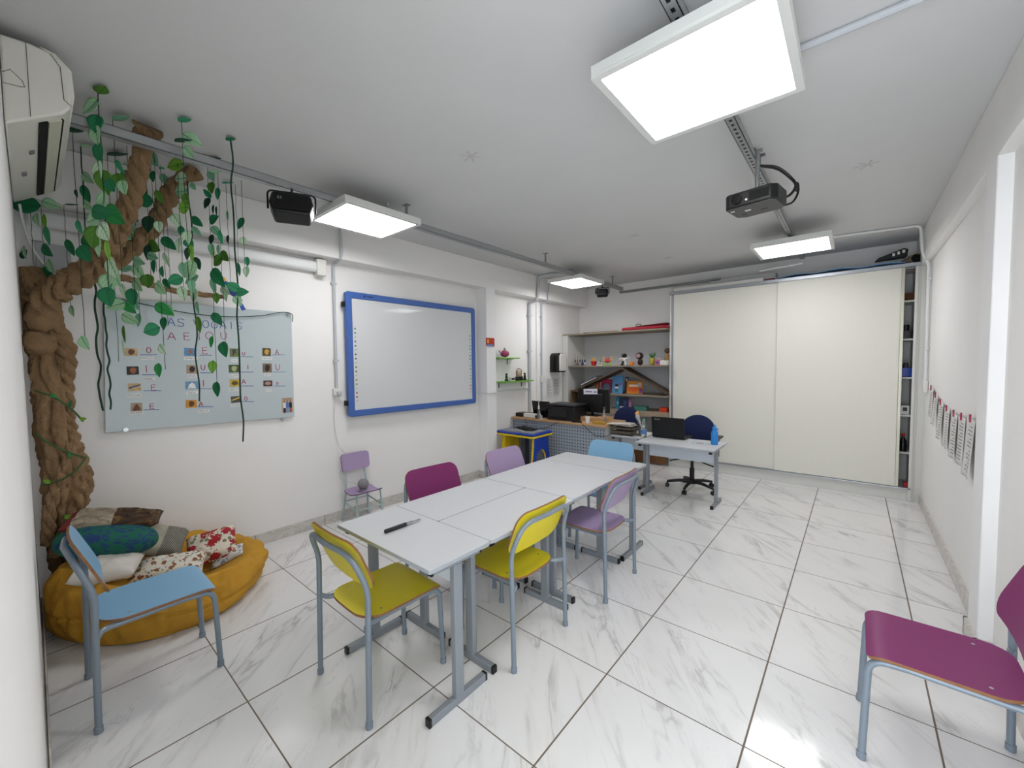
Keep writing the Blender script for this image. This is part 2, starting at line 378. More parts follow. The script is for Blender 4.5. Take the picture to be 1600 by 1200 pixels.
def sq2round(u, v, w, h, rx0, rx1):
    # maps the unit square to a rounded rectangle; rx0/rx1 corner radius at the v=0 / v=1 ends
    x = (u-.5)*w; y = (v-.5)*h; r = rx0 if v < .5 else rx1
    d = h/2-abs(y)
    if d < r:
        k = r-math.sqrt(max(0, r*r-(r-d)**2)); hw = w/2-k; x = x/(w/2)*hw
    return x, y
def steps(n):   # finer rows near both ends, so the corners stay round
    return [.5-.5*math.cos(PI*i/n) for i in range(n+1)]
ST = steps(18)
def make_chair(col, label, loc, rotz, group=None):
    t = thing('school_chair', label, 'chair', loc, rotz, group); ms = ply(col, '')
    def seat(u, v):
        vv = ST[int(round(v*18))]; x, y = sq2round(u, vv, .375, .43, .10, .028); yy = y+.012
        z = .432-.010*math.cos(min(1, abs(x)/.19)*PI/2)*(1-vv)
        if yy > .165: k = yy-.165; z -= k*k*4.6; yy -= k*.12
        if yy < -.12: z += (-.12-yy)*.12
        return (x, yy, z)
    s = shell_sheet(seat, 12, 18, .011)
    for x, y in ((-.15, .13), (.15, .13), (-.14, -.10), (.14, -.10)): s.add([(x+.006*math.cos(a), y+.006*math.sin(a), .4335-.004) for a in (0, 1.05, 2.1, 3.14, 4.2, 5.2)], [(0, 1, 2, 3, 4, 5)], 2)
    s.build('seat', ms, t, angle=50)
    def back(u, v):
        vv = ST[int(round(v*18))]; x, h = sq2round(u, vv, .452, .24, .075, .065); z = h+.12
        y = -.178-.40*z+.045*(1-math.cos(x/.2125*1.15))*.45
        return (x, y, .56+z)
    b = shell_sheet(back, 14, 18, .010)
    def backpt(x, z): zz = z-.56; return -.178-.40*zz+.045*(1-math.cos(x/.2125*1.15))*.45
    for x, z in ((-.08, .74), (.08, .74), (-.19, .62), (.19, .62)):
        y = backpt(x, z)+.0012; b.add([(x+.005*math.cos(a), y, z+.005*math.sin(a)) for a in (0, 1.05, 2.1, 3.14, 4.2, 5.2)], [(0, 1, 2, 3, 4, 5)], 2)
    b.build('backrest', ms, t, angle=50)
    r = .0125
    for sx in (-1, 1):
        q = MB(); q.tube([(sx*.236, -.225, .012), (sx*.236, -.218, .40)], r, 12); lg = q.build('leg', M_TUBE, t)
        q = MB(); q.cyl((sx*.236, -.225, 0), .0155, .028, 12); q.build('foot_cap', M_TUBE, lg, bevel=.002)
        q = MB(); q.tube(fillet([(sx*.175, .225, .012), (sx*.168, .212, .402), (sx*.166, .10, .408)], .055), r, 12); lg = q.build('leg', M_TUBE, t)
        q = MB(); q.cyl((sx*.175, .225, 0), .0155, .028, 12); q.build('foot_cap', M_TUBE, lg, bevel=.002)
    q = MB()
    for sx in (-1, 1): q.tube(fillet([(sx*.166, .11, .408), (sx*.170, -.195, .406), (sx*.236, -.216, .402)], [.05]), r, 10)
    q.tube([(-.166, .10, .405), (.166, .10, .405)], .009, 8); q.tube([(-.166, -.08, .400), (.166, -.08, .400)], .009, 8); q.build('seat_frame', M_TUBE, t)
    q = MB(); L = fillet([(-.236, -.218, .40), (-.236, -.214, .60), (-.205, -.268, .752), (0, -.285, .756), (.205, -.268, .752), (.236, -.214, .60), (.236, -.218, .40)], [.05, .085, .0, .085, .05], 8)
    q.tube(L, r, 12); q.build('back_frame', M_TUBE, t)
    return t
make_chair(YEL, 'yellow chair at the near end of the white tables, back to the viewer', (-.27, -.085, 0), -.02)
make_chair(YEL, 'yellow chair on the long right side of the white tables', (.012, .553, 0), PI/2)
make_chair(LIL, 'lilac chair on the right side of the tables, beyond the yellow one', (.085, 1.375, 0), PI/2+.02)
make_chair(BLU, 'pale blue chair in front of the mustard beanbag', (-1.145, -.835, 0), 0)
make_chair(PUR, 'purple chair against the right wall at the frame edge', (1.785, 1.01, 0), PI/2)
make_chair(PUR, 'purple chair behind the tables, below the blue framed board', (-.60, .665, 0), -PI/2-.07)
make_chair(LIL, 'lilac chair behind the tables, beside the wall pillar', (-.60, 1.47, 0), -PI/2-.02)
make_chair(BLU, 'pale blue chair at the far end of the tables', (-.235, 2.09, 0), PI)

# small child's chair by the wall
t = thing('child_chair', 'small lilac child chair with pale green frame against the left wall', 'chair', (-2.2, .90, 0), -PI/2)
M_AQUA = mat('pale_aqua_enamel', '#a9c0c0', .4); ms = [mat('lilac_laminate', '#ab95b9', .42), mat('plum_edge', '#4d3052', .6), M_CHROME]
def cseat(u, v):
    vv = ST[int(round(v*18))]; x, y = sq2round(u, vv, .29, .26, .04, .03)
    return (x, y, .315+.012*math.cos(y/.13*PI*.9)*-1)
s = shell_sheet(cseat, 10, 18, .009); s.build('seat', ms, t, angle=50)
def cback(u, v):
    vv = ST[int(round(v*18))]; x, z = sq2round(u, vv, .30, .17, .035, .035); return (x, -.155-.15*z+.02*(x/.15)**2, .585+z)
shell_sheet(cback, 10, 18, .009).build('backrest', ms, t, angle=50)
for sx in (-1, 1):
    q = MB(); q.tube(fillet([(sx*.14, -.165, 0), (sx*.115, -.12, .31), (sx*.09, -.175, .60)], .06), .009, 8); q.build('leg', M_AQUA, t)
    q = MB(); q.tube([(sx*.14, .13, 0), (sx*.125, .10, .305)], .009, 8); q.build('leg', M_AQUA, t)
q = MB(); q.tube([(-.133, .116, .16), (.133, .116, .16)], .007, 8); q.tube([(-.128, -.14, .2), (.128, -.14, .2)], .007, 8)
for sx in (-1, 1): q.tube([(sx*.133, .116, .16), (sx*.128, -.14, .2)], .007, 8)
q.build('stretcher', M_AQUA, t)
q = MB(); q.ell((0, 0, .052), (.053, .053, .052), 28, 18); q.cyl((0, 0, 0), .04, .006, 24)
o = q.build('smart_speaker', mat('grey_mesh_fabric', '#8f8d92', .55, bump=.5, bscale=500), loc=(-2.17, .885, .332)); tag(o, 'small round grey speaker standing on the lilac child chair', 'speaker')

# ------------------------------------------------------------------ tables
M_LAM = mat('white_grey_laminate', '#cfd1d3', .38, bump=.05, bscale=500, var=.015, vscale=30); M_EDGE = mat('grey_edge_band', '#a3a8ad', .5); M_LEG = mat('grey_steel_paint', '#8a9096', .38, .1)
M_MOD = mat('white_panel', '#c9cfd8', .5)
def make_desk(W, D, H, label, loc, rotz, group=None, cat='table', name='school_table', mod=True, flen=None, ph=.11):
    # long side along x; feet run along y at both ends
    t = thing(name, label, cat, loc, rotz, group); fl_ = flen or D*.93
    m = MB(); m.prism(rrect(W, D, .012, 3), H-.019, H, mi=1, top=0); m.v = m.v; m.build('tabletop', [M_LAM, M_EDGE], t, bevel=.0015)
    for sx in (-1, 1):
        x = sx*(W/2-.045); q = MB(); q.rtube((x, 0, .03), (x, 0, H-.05), .03, .05); lg = q.build('leg', M_LEG, t, bevel=.003)
        q = MB(); q.rtube((x, -fl_/2, .019), (x, fl_/2, .019), .03, .036); q.build('foot', M_LEG, lg, bevel=.003)
        for sy in (-1, 1):
            q = MB(); q.cbox((x, sy*(fl_/2), .019), (.031, .016, .037)); q.build('end_cap', M_BLK, lg, bevel=.003)
        q = MB(); q.rtube((x, -D/2+.04, H-.036), (x, D/2-.04, H-.036), .028, .028); lgb = q.build('top_support', M_LEG, t, bevel=.002)
        for sy in (-1, 1):
            q = MB(); q.cbox((x, sy*(D/2-.038), H-.036), (.029, .012, .029)); q.build('support_cap', M_BLK, lgb)
    if mod:
        q = MB(); q.cbox((0, 0, H-.035-ph/2), (W-.13, .016, ph)); q.build('modesty_panel', M_MOD, t, bevel=.002)
    return t
G = 'white school tables pushed together'
make_desk(.785, .365, .70, 'white table at the near end with the marker on it', (-.195, .02, 0), 0, G)
for sx, yy, lab in ((1, .583, 'white table behind the near yellow side chair, right column'), (-1, .583, 'white table in front of the purple chair, left column'),
                    (1, 1.343, 'white table beside the right hand lilac chair'), (-1, 1.343, 'white table in front of the left hand lilac chair')):
    make_desk(.755, .388, .70, lab, (-.195+sx*.1965-(.008 if yy > 1 and sx > 0 else 0), yy, 0), PI/2, G, flen=.32)
make_desk(.785, .375, .70, 'white table at the far end, before the blue chair', (-.193, 1.912, 0), 0, G, flen=.36)
t = thing('marker_pen', 'black whiteboard marker lying on the near white table', 'marker', (-.274, .045, .7105), -.02)
q = MB(); q.tube([(0, -.115, 0), (0, -.11, 0), (0, .01, 0)], [.007, .0105, .0105], 14); q.build('barrel', M_BLK, t)
q = MB(); q.tube([(0, .01, 0), (0, .05, -.001), (0, .052, -.001), (0, .098, -.002), (0, .10, -.002)], [.009, .0085, .0055, .0055, .003], 12); q.build('steel_tip', M_CHROME, t)

# ------------------------------------------------------------------ wardrobe with sliding doors
M_WOODW = NT('white_wood_veneer', .5)
def _ww():
    g = M_WOODW; n, _ = g.noise(g.vm('MULTIPLY', g.tc.outputs['Object'], (160., 160., 2.)), 1., 4.)
    g.col(g.mix(n, '#dfdcd1', '#e3e1d7')); return g.m
M_WOODW = _ww()
M_WB = mat('white_board_edge', '#d4d3ce', .45); M_ALU = mat('brushed_aluminium', '#a9adb3', .35, .8); M_SHADE = mat('dark_cabinet_interior', '#55585a', .7)
t = thing('sliding_wardrobe', 'large white wardrobe with two sliding doors on the back wall', 'wardrobe', (0, 0, 0))
m = MB(); m.box((-.60, 4.95, 0), (-.575, 5.405, 2.56)); m.box((1.995, 4.93, 0), (2.02, 5.405, 2.56)); m.box((-.575, 4.98, 2.53), (1.995, 5.405, 2.555)); m.box((-.575, 5.395, .1), (1.995, 5.405, 2.53)); m.box((1.86, 4.99, .14), (1.875, 5.39, 2.53)); m.box((-.575, 4.99, .12), (1.995, 5.39, .14)); m.build('carcass', M_WB, t, bevel=.001)
m = MB(); m.box((-.60, 4.94, 0), (1.995, 4.955, .135)); m.build('plinth', M_WB, t, bevel=.002)
for z in (.52, .93, 1.346, 1.764, 2.18): m = MB(); m.box((1.875, 4.99, z-.009), (1.994, 5.39, z+.009)); m.build('shelf', M_WB, t)
m = MB(); m.box((-.60, 4.91, 2.535), (2.02, 4.985, 2.575)); m.box((-.60, 4.908, 2.535), (2.02, 4.912, 2.542)); m.build('top_track', M_ALU, t, bevel=.003)
m = MB(); m.box((-.575, 4.915, .135), (1.995, 4.985, .147)); m.build('bottom_track', M_ALU, t)
m = MB(); m.box((-.55, 4.955, .15), (.80, 4.975, 2.535)); d = m.build('door', M_WOODW, t, bevel=.002)
m = MB(); m.box((-.573, 4.945, .15), (-.551, 4.978, 2.535)); m.build('door_profile', M_ALU, d, bevel=.003)
m = MB(); m.box((.742, 4.925, .15), (1.872, 4.945, 2.535)); d = m.build('door', M_WOODW, t, bevel=.002)
m = MB(); m.box((1.872, 4.918, .15), (1.90, 4.950, 2.535)); m.build('door_profile', mat('pale_gold_profile', '#b9b5a6', .35, .6), d, bevel=.003)
m = MB(); m.box((1.978, 4.915, .0), (2.0, 4.932, 2.54)); m.build('end_post', M_WB, t)
w = MB(); w.box((2.02, 4.94, 0), (XR, 5.0, 2.56)); struct('trim_6', w, M_WB)
# things behind the wardrobe's open gap
def boxthing(name, label, cat, lo, hi, m, group=None, bevel=.003, lid=None):
    q = MB(); q.box(lo, hi); o = q.build(name, m, bevel=bevel); return tag(o, label, cat, group)
q = MB(); q.prism(rrect(.11, .2, .02, 4, 1.937, 5.12), 2.19, 2.27); o = q.build('basket', mat('brown_wicker', '#5a3a20', .8, bump=.6, bscale=150, var=.3, vscale=80)); tag(o, 'brown wicker basket on the top shelf inside the wardrobe gap', 'basket')
q = MB(); q.prism(rrect(.10, .16, .02, 3, 1.937, 5.08), 1.774, 1.86); q.cyl((1.93, 5.1, 1.86), .03, .07, 12); o = q.build('black_pouch', M_BLK); tag(o, 'black pouch on the second shelf inside the wardrobe gap', 'pouch')
t = thing('blue_basket', 'blue plastic basket with bottles on the middle wardrobe shelf', 'basket', (1.937, 5.08, 1.356))
q = MB(); q.ring(rrect(.10, .16, .015, 3), rrect(.09, .15, .012, 3), 0, .10); q.prism(rrect(.10, .16, .015, 3), 0, .006); q.build('tub', mat('royal_blue_plastic', '#1c3f9e', .4), t)
q = MB(); q.cyl((0, -.03, .006), .02, .15, 12); q.cyl((0, .03, .006), .022, .13, 12); q.build('contents', mat('dark_grey_plastic', '#3a3d42', .4), t)
t = thing('small_white_device', 'small white boxed device on the fourth wardrobe shelf', 'box', (1.94, 5.05, .94)); q = MB(); q.cbox((0, 0, .05), (.07, .05, .10)); q.build('case', M_WHT, t, bevel=.004); q = MB(); q.cbox((0, -.026, .06), (.035, .004, .04)); q.build('dark_screen', M_BLK, t)
t = thing('dark_bottle', 'dark bottle with a red cap on the low wardrobe shelf', 'bottle', (1.935, 5.05, .53)); q = MB(); q.lathe([(.032, 0), (.034, .05), (.03, .12), (.012, .15), (.012, .17)]); q.build('body', M_BLKG, t); q = MB(); q.cyl((0, 0, .17), .016, .03, 14); q.build('cap', mat('red_plastic', '#b01f22', .4), t)
boxthing('red_box', 'small red box at the bottom of the wardrobe gap', 'box', (1.945, 5.0, .142), (1.99, 5.06, .19), mat('red_plastic', '#b01f22', .4))
# things on top of the wardrobe
boxthing('white_board_plank', 'long white board lying on top of the wardrobe at its left', 'board', (-.55, 4.96, 2.577), (.58, 5.06, 2.625), M_WHT)
boxthing('flat_white_box', 'grey white flat box stacked behind the long white board', 'box', (-.1, 5.08, 2.577), (.70, 5.30, 2.70), mat('pale_grey_card', '#b9b9b8', .6))
boxthing('red_folder', 'dark red folder beside the white board on the wardrobe', 'folder', (.59, 4.99, 2.577), (.70, 5.07, 2.607), mat('dark_red_cloth', '#6e1620', .6))
q = MB(); q.grid(lambda u, v: (.72+u*1.18, 4.94+v*.34, 2.590+.016*math.sin(u*9)**2+.035*v+.01*math.sin(v*5+u*3)), 40, 8); o = q.build('blue_foam_mat', mat('light_blue_foam', '#7fa8cf', .6), solid=.008); tag(o, 'light blue mat spread along the top of the wardrobe', 'mat')
t = thing('blue_instrument_case', 'black and white case leaning on the blue mat, top of wardrobe', 'case', (1.78, 5.02, 2.65), .1)
q = MB(); q.prism([(-.13, .0), (.13, .01), (.14, .09), (.10, .105), (-.10, .03)], -.05, .05, 'y'); q.build('body', M_BLK, t, bevel=.006)
for k in range(3): q = MB(); q.cbox((.02+.04*k, -.052, .045+.012*k), (.02, .006, .03)); q.build('white_label', M_WHT, t)
q = MB(); q.M = Matrix.Translation((1.955, 5.14, 2.632)) @ Matrix.Rotation(.25, 4, 'Z'); q.ring([(0.052*math.cos(a*PI/14), .052*math.sin(a*PI/14)) for a in range(28)], [(0.047*math.cos(a*PI/14), .047*math.sin(a*PI/14)) for a in range(28)], -.14, .14, 'y'); q.ring([(0.047*math.cos(a*PI/14), .047*math.sin(a*PI/14)) for a in range(28)], [(0.001*math.cos(a*PI/14), .001*math.sin(a*PI/14)) for a in range(28)], -.12, -.115, 'y', 1)
o = q.build('cardboard_tube', [mat('kraft_card', '#9c8a72', .7), M_DARK]); tag(o, 'rolled cardboard tube at the right end on the wardrobe top', 'tube')

# ------------------------------------------------------------------ shelf unit with the house shaped boards
M_OAKE = mat('oak_edge', '#8f8371', .6, var=.12, vscale=12); M_ROOF = mat('walnut_board', '#5b4d42', .55, var=.2, vscale=14); M_BACKP = mat('pale_grey_panel', '#d4d4d6', .6)
t = thing('shelf_unit', 'white open shelf unit with a gabled roof of boards inside', 'shelf')
y0, y1 = 4.82, 5.405
m = MB(); m.box((-2.395, y0, 0), (-2.29, y0+.02, 2.03)); m.box((-2.31, y0, 0), (-2.29, y1, 2.03)); m.build('side_panel', M_WB, t, bevel=.001)
m = MB(); m.box((-2.29, y1-.012, .05), (-.605, y1, 2.03)); m.build('back_panel', M_BACKP, t)
m = MB(); m.box((-2.395, y0-.003, 2.03), (-.605, y1, 2.052)); m.build('shelf', M_OAKE, t, bevel=.001)
m = MB(); m.box((-2.29, y0, 1.487), (-.605, y1-.012, 1.508)); m.build('shelf', M_OAKE, t, bevel=.001)
m = MB(); m.box((-1.86, y0+.02, 1.03), (-.605, y1-.012, 1.052)); m.build('shelf', M_OAKE, t, bevel=.001)
m = MB(); m.box((-1.62, y0-.06, .735), (-.605, y1-.012, .80)); m.build('shelf', mat('beige_oak', '#a5927e', .6, var=.1, vscale=10), t, bevel=.001)
for a, b in (((-1.30, 1.487), (-2.20, 1.085)), ((-1.30, 1.487), (-.605, 1.10))):
    m = MB(); d = Vector((b[0]-a[0], 0, b[1]-a[1])).normalized(); A = Vector((a[0], y0+.15, a[1]-.018)); B = Vector((b[0], y0+.15, b[1]-.018)); m.rtube(A, B, .30, .022); m.build('roof_board', M_ROOF, t, bevel=.001)
m = MB(); m.box((-2.24, y0, .70), (-2.22, 5.25, 1.09)); m.box((-2.22, y0, 1.07), (-1.95, 5.25, 1.09)); m.box((-1.965, y0, .7), (-1.95, 5.25, 1.07)); m.box((-2.22, 5.24, .7), (-1.965, 5.25, 1.07)); m.build('cubby', mat('brown_oak', '#6f5a42', .6), t)
m = MB(); m.box((-1.25, 4.86, .02), (-.61, 4.88, .46)); m.build('kick_board', mat('medium_brown_wood', '#7a5233', .55, var=.15, vscale=8), t); 
def bk(x, w, h, z, d, color, label, y=5.02, tilt=0., art=None, name='book'):
    t = thing(name, label, 'book', (x, y, z), 0, 'picture books on the shelf unit'); t.rotation_euler = (-.12, 0, tilt)
    q = MB(); q.cbox((0, 0, h/2), (w, d, h)); q.build('cover', mat('cover_'+color[1:], color, .4), t, bevel=.0015)
    for k, (cx, cz, w2, h2, c2) in enumerate(art or []):
        q = MB(); q.prism([(cx+w2/2*math.cos(a*PI/8), cz+h2/2*math.sin(a*PI/8)) for a in range(16)] if k % 2 == 0 else [(cx-w2/2, cz-h2/2), (cx+w2/2, cz-h2/2), (cx+w2/2, cz+h2/2), (cx-w2/2, cz+h2/2)], -d/2-.0015-.0006*k, -d/2, 'y'); q.build('cover_picture', mat('print_'+c2[1:], c2, .5), t)
bk(-1.83, .07, .20, 1.053, .012, '#a8452e', 'narrow red brown book at the left of the upper book row', art=[(0, .1, .04, .09, '#c97f4c')])
bk(-1.66, .19, .225, 1.053, .014, '#93274f', 'dark pink picture book left of the blue one', art=[(0, .10, .12, .11, '#5e7a8c'), (0, .19, .15, .03, '#c93d5a')])
bk(-1.455, .185, .285, 1.053, .014, '#5b98cd', 'blue picture book with a small cartoon child', y=4.99, art=[(-.01, .10, .06, .06, '#e9d6c3'), (-.01, .05, .05, .05, '#2e6e6a'), (-.01, .13, .07, .04, '#1d1d22'), (.05, .15, .03, .03, '#c0336b')])
bk(-1.33, .05, .27, 1.053, .014, '#23303f', 'dark book with a white spine behind the blue one', y=5.06, art=[(0, .22, .03, .05, '#d7dde0')])
bk(-1.17, .27, .205, 1.053, .014, '#d3822a', 'wide orange picture book at the right of the row', art=[(-.02, .07, .16, .08, '#e05a1f'), (-.02, .13, .15, .035, '#ece0cf'), (.08, .15, .07, .07, '#c8c2c4'), (.10, .05, .05, .08, '#7d3d94')])
bk(-1.43, .07, .20, .803, .012, '#2f7fa3', 'teal book on the lower board', y=4.95, art=[(0, .1, .04, .06, '#7cc0d4')])
bk(-1.33, .15, .19, .803, .03, '#1a2547', 'navy book on the lower board', y=4.97, tilt=.25, art=[(.02, .1, .05, .08, '#3a4f8e'), (-.03, .03, .06, .03, '#b8b9c9')])
bk(-1.22, .06, .165, .803, .015, '#9a6f95', 'mauve book on the lower board', y=4.96, art=[(0, .08, .03, .09, '#c9a2bd')])
boxthing('green_box', 'flat green box lying on the lower board of the shelf unit', 'box', (-1.13, 4.92, .801), (-.94, 5.03, .868), mat('sea_green_card', '#3f7a70', .5))
boxthing('orange_box', 'orange red box at the right end of the lower board', 'box', (-.74, 4.92, .801), (-.63, 5.02, .868), mat('orange_red_card', '#c43c1d', .5))
q = MB(); q.M = Matrix.Translation((-1.98, 5.1, 1.245)) @ Matrix.Rotation(-.42, 4, 'Y'); q.cbox((0, 0, 0), (.34, .22, .02)); q.cbox((0, 0, .014), (.35, .23, .006), 1); q.M = Matrix.Identity(4)
o = q.build('blue_binder', [M_WHT, mat('navy_cover', '#27408a', .5)]); tag(o, 'blue and white folder lying on the sloping left roof board', 'folder')
# brushes in paint bottles
pcs = ['#7a2f28', '#a06a30', '#22335c', '#1f3f2d', '#18224f']; bcs = ['#8f9aa0', '#6e7f88', '#c9a09c', '#31486a', '#b7a7c9']
names5 = ['leftmost', 'second from the left', 'middle', 'second from the right', 'rightmost']
for k in range(5):
    x = -2.215+k*.048
    t = thing('nail_polish_toy', 'tiny bottle with a thin upright brush, %s of the five' % names5[k], 'bottle', (x, 4.94, 1.509), 0, 'brush bottles on the upper shelf')
    q = MB(); q.ell((0, 0, .03), (.023, .023, .03), 14, 8); q.build('bottle', mat('jar_'+bcs[k][1:], bcs[k], .3), t)
    q = MB(); q.cyl((0, 0, .055), .011, .05, 10); q.build('cap', mat('cap_'+pcs[k][1:], pcs[k], .4), t)
    q = MB(); q.tube([(0, 0, .10), (0, 0, .20)], [.005, .0035], 8); q.build('handle', mat('pale_handle', '#b3a89a', .5), t)
t = thing('fries_toy', 'red toy box of yellow fries on the upper shelf', 'toy', (-1.86, 4.95, 1.509))
q = MB(); q.add([(-.03,-.025,0),(.03,-.025,0),(.03,.025,0),(-.03,.025,0),(-.042,-.035,.075),(.042,-.035,.075),(.042,.035,.075),(-.042,.035,.075)], [(0,3,2,1),(4,5,6,7),(0,1,5,4),(1,2,6,5),(2,3,7,6),(3,0,4,7)]); q.build('carton', mat('red_plastic', '#b01f22', .4), t, bevel=.003)
q = MB()
for a in range(9): q.cbox((-.03+.0075*a, .01*math.sin(a*2.3), .09+.012*math.sin(a*1.7)), (.007, .007, .07))
q.build('fries', mat('fries_yellow', '#e0b23c', .5), t)
t = thing('small_sign', 'small white sign card between fries toy and crab toy', 'sign', (-1.745, 4.93, 1.509)); q = MB(); q.M = Matrix.Rotation(-.25, 4, 'X'); q.cbox((0, 0, .03), (.085, .005, .055)); q.cbox((0, -.004, .042), (.06, .003, .008), 1); q.cbox((0, -.004, .026), (.07, .003, .008), 1); q.build('card', [M_WHT, mat('dark_grey_print', '#4c4a4a', .6)], t); q = MB(); q.ell((.02, 0, .072), (.014, .01, .01), 10, 6); q.build('ornament', M_BLK, t)
t = thing('crab_toy', 'red, yellow and green crab shaped toy on the upper shelf', 'toy', (-1.60, 4.94, 1.509))
q = MB(); q.ell((0, 0, .075), (.055, .035, .032), 16, 10); q.build('body', mat('crab_red', '#c93a52', .4), t)
q = MB()
for s in (-1, 1): q.tube(spline([(s*.045, 0, .08), (s*.075, 0, .09), (s*.072, 0, .125)], 4), .010, 8); q.ell((s*.072, 0, .13), (.018, .012, .016), 10, 6)
q.build('claw', mat('crab_yellow', '#dcb42b', .4), t)
for k in range(4):
    s = -1 if k < 2 else 1; q = MB(); q.tube([(s*.03, 0, .06), (s*(.055+.02*(k % 2)), -.01, .0)], [.014, .011], 8); q.build('leg', mat('crab_green', '#86b53a', .4), t)
q = MB(); q.ell((-.018, -.01, .118), (.011, .009, .014), 10, 6); q.ell((.018, -.01, .118), (.011, .009, .014), 10, 6); q.build('eyes', mat('crab_red', '#c93a52', .4), t)
t = thing('robot_toy', 'black and white toy robot on the upper shelf', 'toy', (-1.31, 4.94, 1.509))
q = MB(); q.ell((0, 0, .155), (.045, .035, .033), 16, 10); q.build('helmet', M_BLKG, t)
q = MB(); q.ell((0, 0, .095), (.032, .024, .035), 14, 8)
q.build('body', M_WHT, t)
for s in (-1, 1):
    q = MB(); q.tube(fillet([(s*.025, 0, .115), (s*.065, 0, .105), (s*.085, -.01, .13 if s > 0 else .09)], .02), .011, 8); q.build('arm', M_WHT, t)
    q = MB(); q.tube([(s*.018, 0, .07), (s*.032, 0, .02)], [.014, .018], 8); q.cbox((s*.034, -.008, .011), (.035, .05, .022)); q.build('leg', M_WHT if s > 0 else M_BLK, t, bevel=.004)
t = thing('round_head_doll', 'dark brown doll with a big round head on the upper shelf', 'toy', (-1.05, 4.95, 1.509))
M_DB = mat('dark_brown_felt', '#2c1a17', .7); q = MB(); q.ell((0, 0, .05), (.042, .035, .052), 14, 10); q.build('body', M_DB, t)
q = MB(); q.ell((-.012, 0, .145), (.062, .045, .055), 18, 12); q.build('head', M_DB, t); q = MB(); q.ell((-.02, -.03, .145), (.042, .02, .038), 16, 10); q.build('face', mat('dusty_pink', '#9a8181', .5), t)
t = thing('orange_mug', 'small orange mug beside the round headed doll', 'mug', (-1.165, 4.90, 1.509)); q = MB(); q.lathe([(.03, 0), (.034, .005), (.034, .055), (.030, .055), (.03, .01), (.0, .01)]); q.build('cup', mat('orange_glaze', '#e07a1c', .3), t); q = MB(); q.tube(spline([(.032, 0, .045), (.052, 0, .04), (.052, 0, .02), (.032, 0, .012)], 4), .005, 8); q.build('handle', mat('orange_glaze', '#e07a1c', .3), t)
t = thing('pineapple_toy', 'green and yellow pineapple ornament on the upper shelf', 'ornament', (-.86, 4.95, 1.509))
q = MB(); q.lathe([(.03, 0), (.042, .02), (.045, .06), (.035, .10), (.012, .115), (0, .118)], n=14); q.build('fruit', mat('pineapple_yellow', '#a9a23c', .5, bump=.6, bscale=90), t)
q = MB()
for k in range(9):
    a = k*2.4; q.tube([(0, 0, .10), (.03*math.cos(a), .02*math.sin(a), .14), (.055*math.cos(a), .03*math.sin(a), .155+.02*(k % 3))], [.008, .009, .002], 6)
q.build('leaves', mat('deep_green_plastic', '#2f6b31', .5), t)
t = thing('pink_clock_toy', 'pink and orange square toy with a blue round face', 'toy', (-.755, 4.90, 1.509)); q = MB(); q.cbox((0, 0, .04), (.08, .05, .08)); q.build('case', mat('coral_pink', '#d4707f', .4), t, bevel=.006); q = MB(); q.cyl((0, -.031, .04), .022, .008, 20, axis='y'); q.build('dial', mat('dial_blue', '#4654a8', .4), t); q = MB(); q.tube(spline([(-.03, 0, .08), (-.03, 0, .10), (.03, 0, .10), (.03, 0, .08)], 4), .004, 6); q.build('handle', M_WHT, t)
boxthing('white_gift_box', 'small white box at the right end of the upper shelf', 'box', (-.71, 4.86, 1.509), (-.612, 4.96, 1.58), M_WHT)
t = thing('plush_toy', 'tan plush toy sitting behind the white box', 'toy', (-.66, 5.03, 1.509)); q = MB(); q.ell((0, 0, .09), (.045, .04, .09), 14, 10); q.build('body', mat('tan_plush', '#a07e55', .9), t); q = MB(); q.ell((.0, 0, .215), (.045, .04, .04), 14, 10); q.build('head', mat('dark_plush', '#5b4334', .9), t)
t = thing('red_case', 'long red padded case lying on top of the shelf unit', 'case', (-.97, 4.98, 2.053)); q = MB(); q.prism(rrect(.72, .30, .08, 6), 0, .045); q.build('body', mat('crimson_nylon', '#a3162c', .6), t, bevel=.012)
q = MB(); q.M = Matrix.Translation((.10, .03, .055)) @ Matrix.Rotation(-.045, 4, 'Y'); q.prism(rrect(.50, .2, .05, 4), 0, .02); q.build('flap', mat('dark_crimson', '#5e101d', .6), t, bevel=.006)
q = MB(); q.tube(spline([(-.12, -.12, .048), (-.11, -.1, .085), (-.05, -.1, .085), (-.03, -.12, .05)], 4), .005, 6); q.build('handle', M_BLK, t)
q = MB(); q.box((-2.0, 4.85, 2.053), (-1.40, 5.05, 2.063)); tag(q.build('dark_ruler', mat('dark_brown_board', '#4d443a', .6)), 'thin dark board lying on the shelf unit left of the red case', 'board')

# ------------------------------------------------------------------ counter with pegboard front
def peg_material():
    g = NT('grey_pegboard', .55); s = g.sep(g.tc.outputs['Object']); P = .042
    fx = g.math('SUBTRACT', g.math('FRACT', g.math('DIVIDE', s[0], P)), .5); fz = g.math('SUBTRACT', g.math('FRACT', g.math('DIVIDE', s[2], P)), .5)
    d = g.math('SQRT', g.math('ADD', g.math('MULTIPLY', fx, fx), g.math('MULTIPLY', fz, fz))); h = g.math('LESS_THAN', d, .20)
    g.col(g.mix(h, '#9aa3ad', '#2b3035')); return g.m
M_PINE = NT('light_pine', .5)
def _pine():
    g = M_PINE; n, _ = g.noise(g.vm('MULTIPLY', g.tc.outputs['Object'], (3., 40., 40.)), 1., 5.); g.col(g.mix(n, '#b58c63', '#c9a278')); return g.m
M_PINE = _pine()
t = thing('service_counter', 'pine topped counter with grey pegboard front by the left wall', 'counter')
m = MB(); m.box((-2.405, 3.42, .735), (-.86, 4.02, .765)); m.build('worktop', M_PINE, t, bevel=.003)
m = MB(); m.box((-2.39, 3.46, .0), (-.88, 3.475, .735)); m.build('pegboard_front', peg_material(), t)
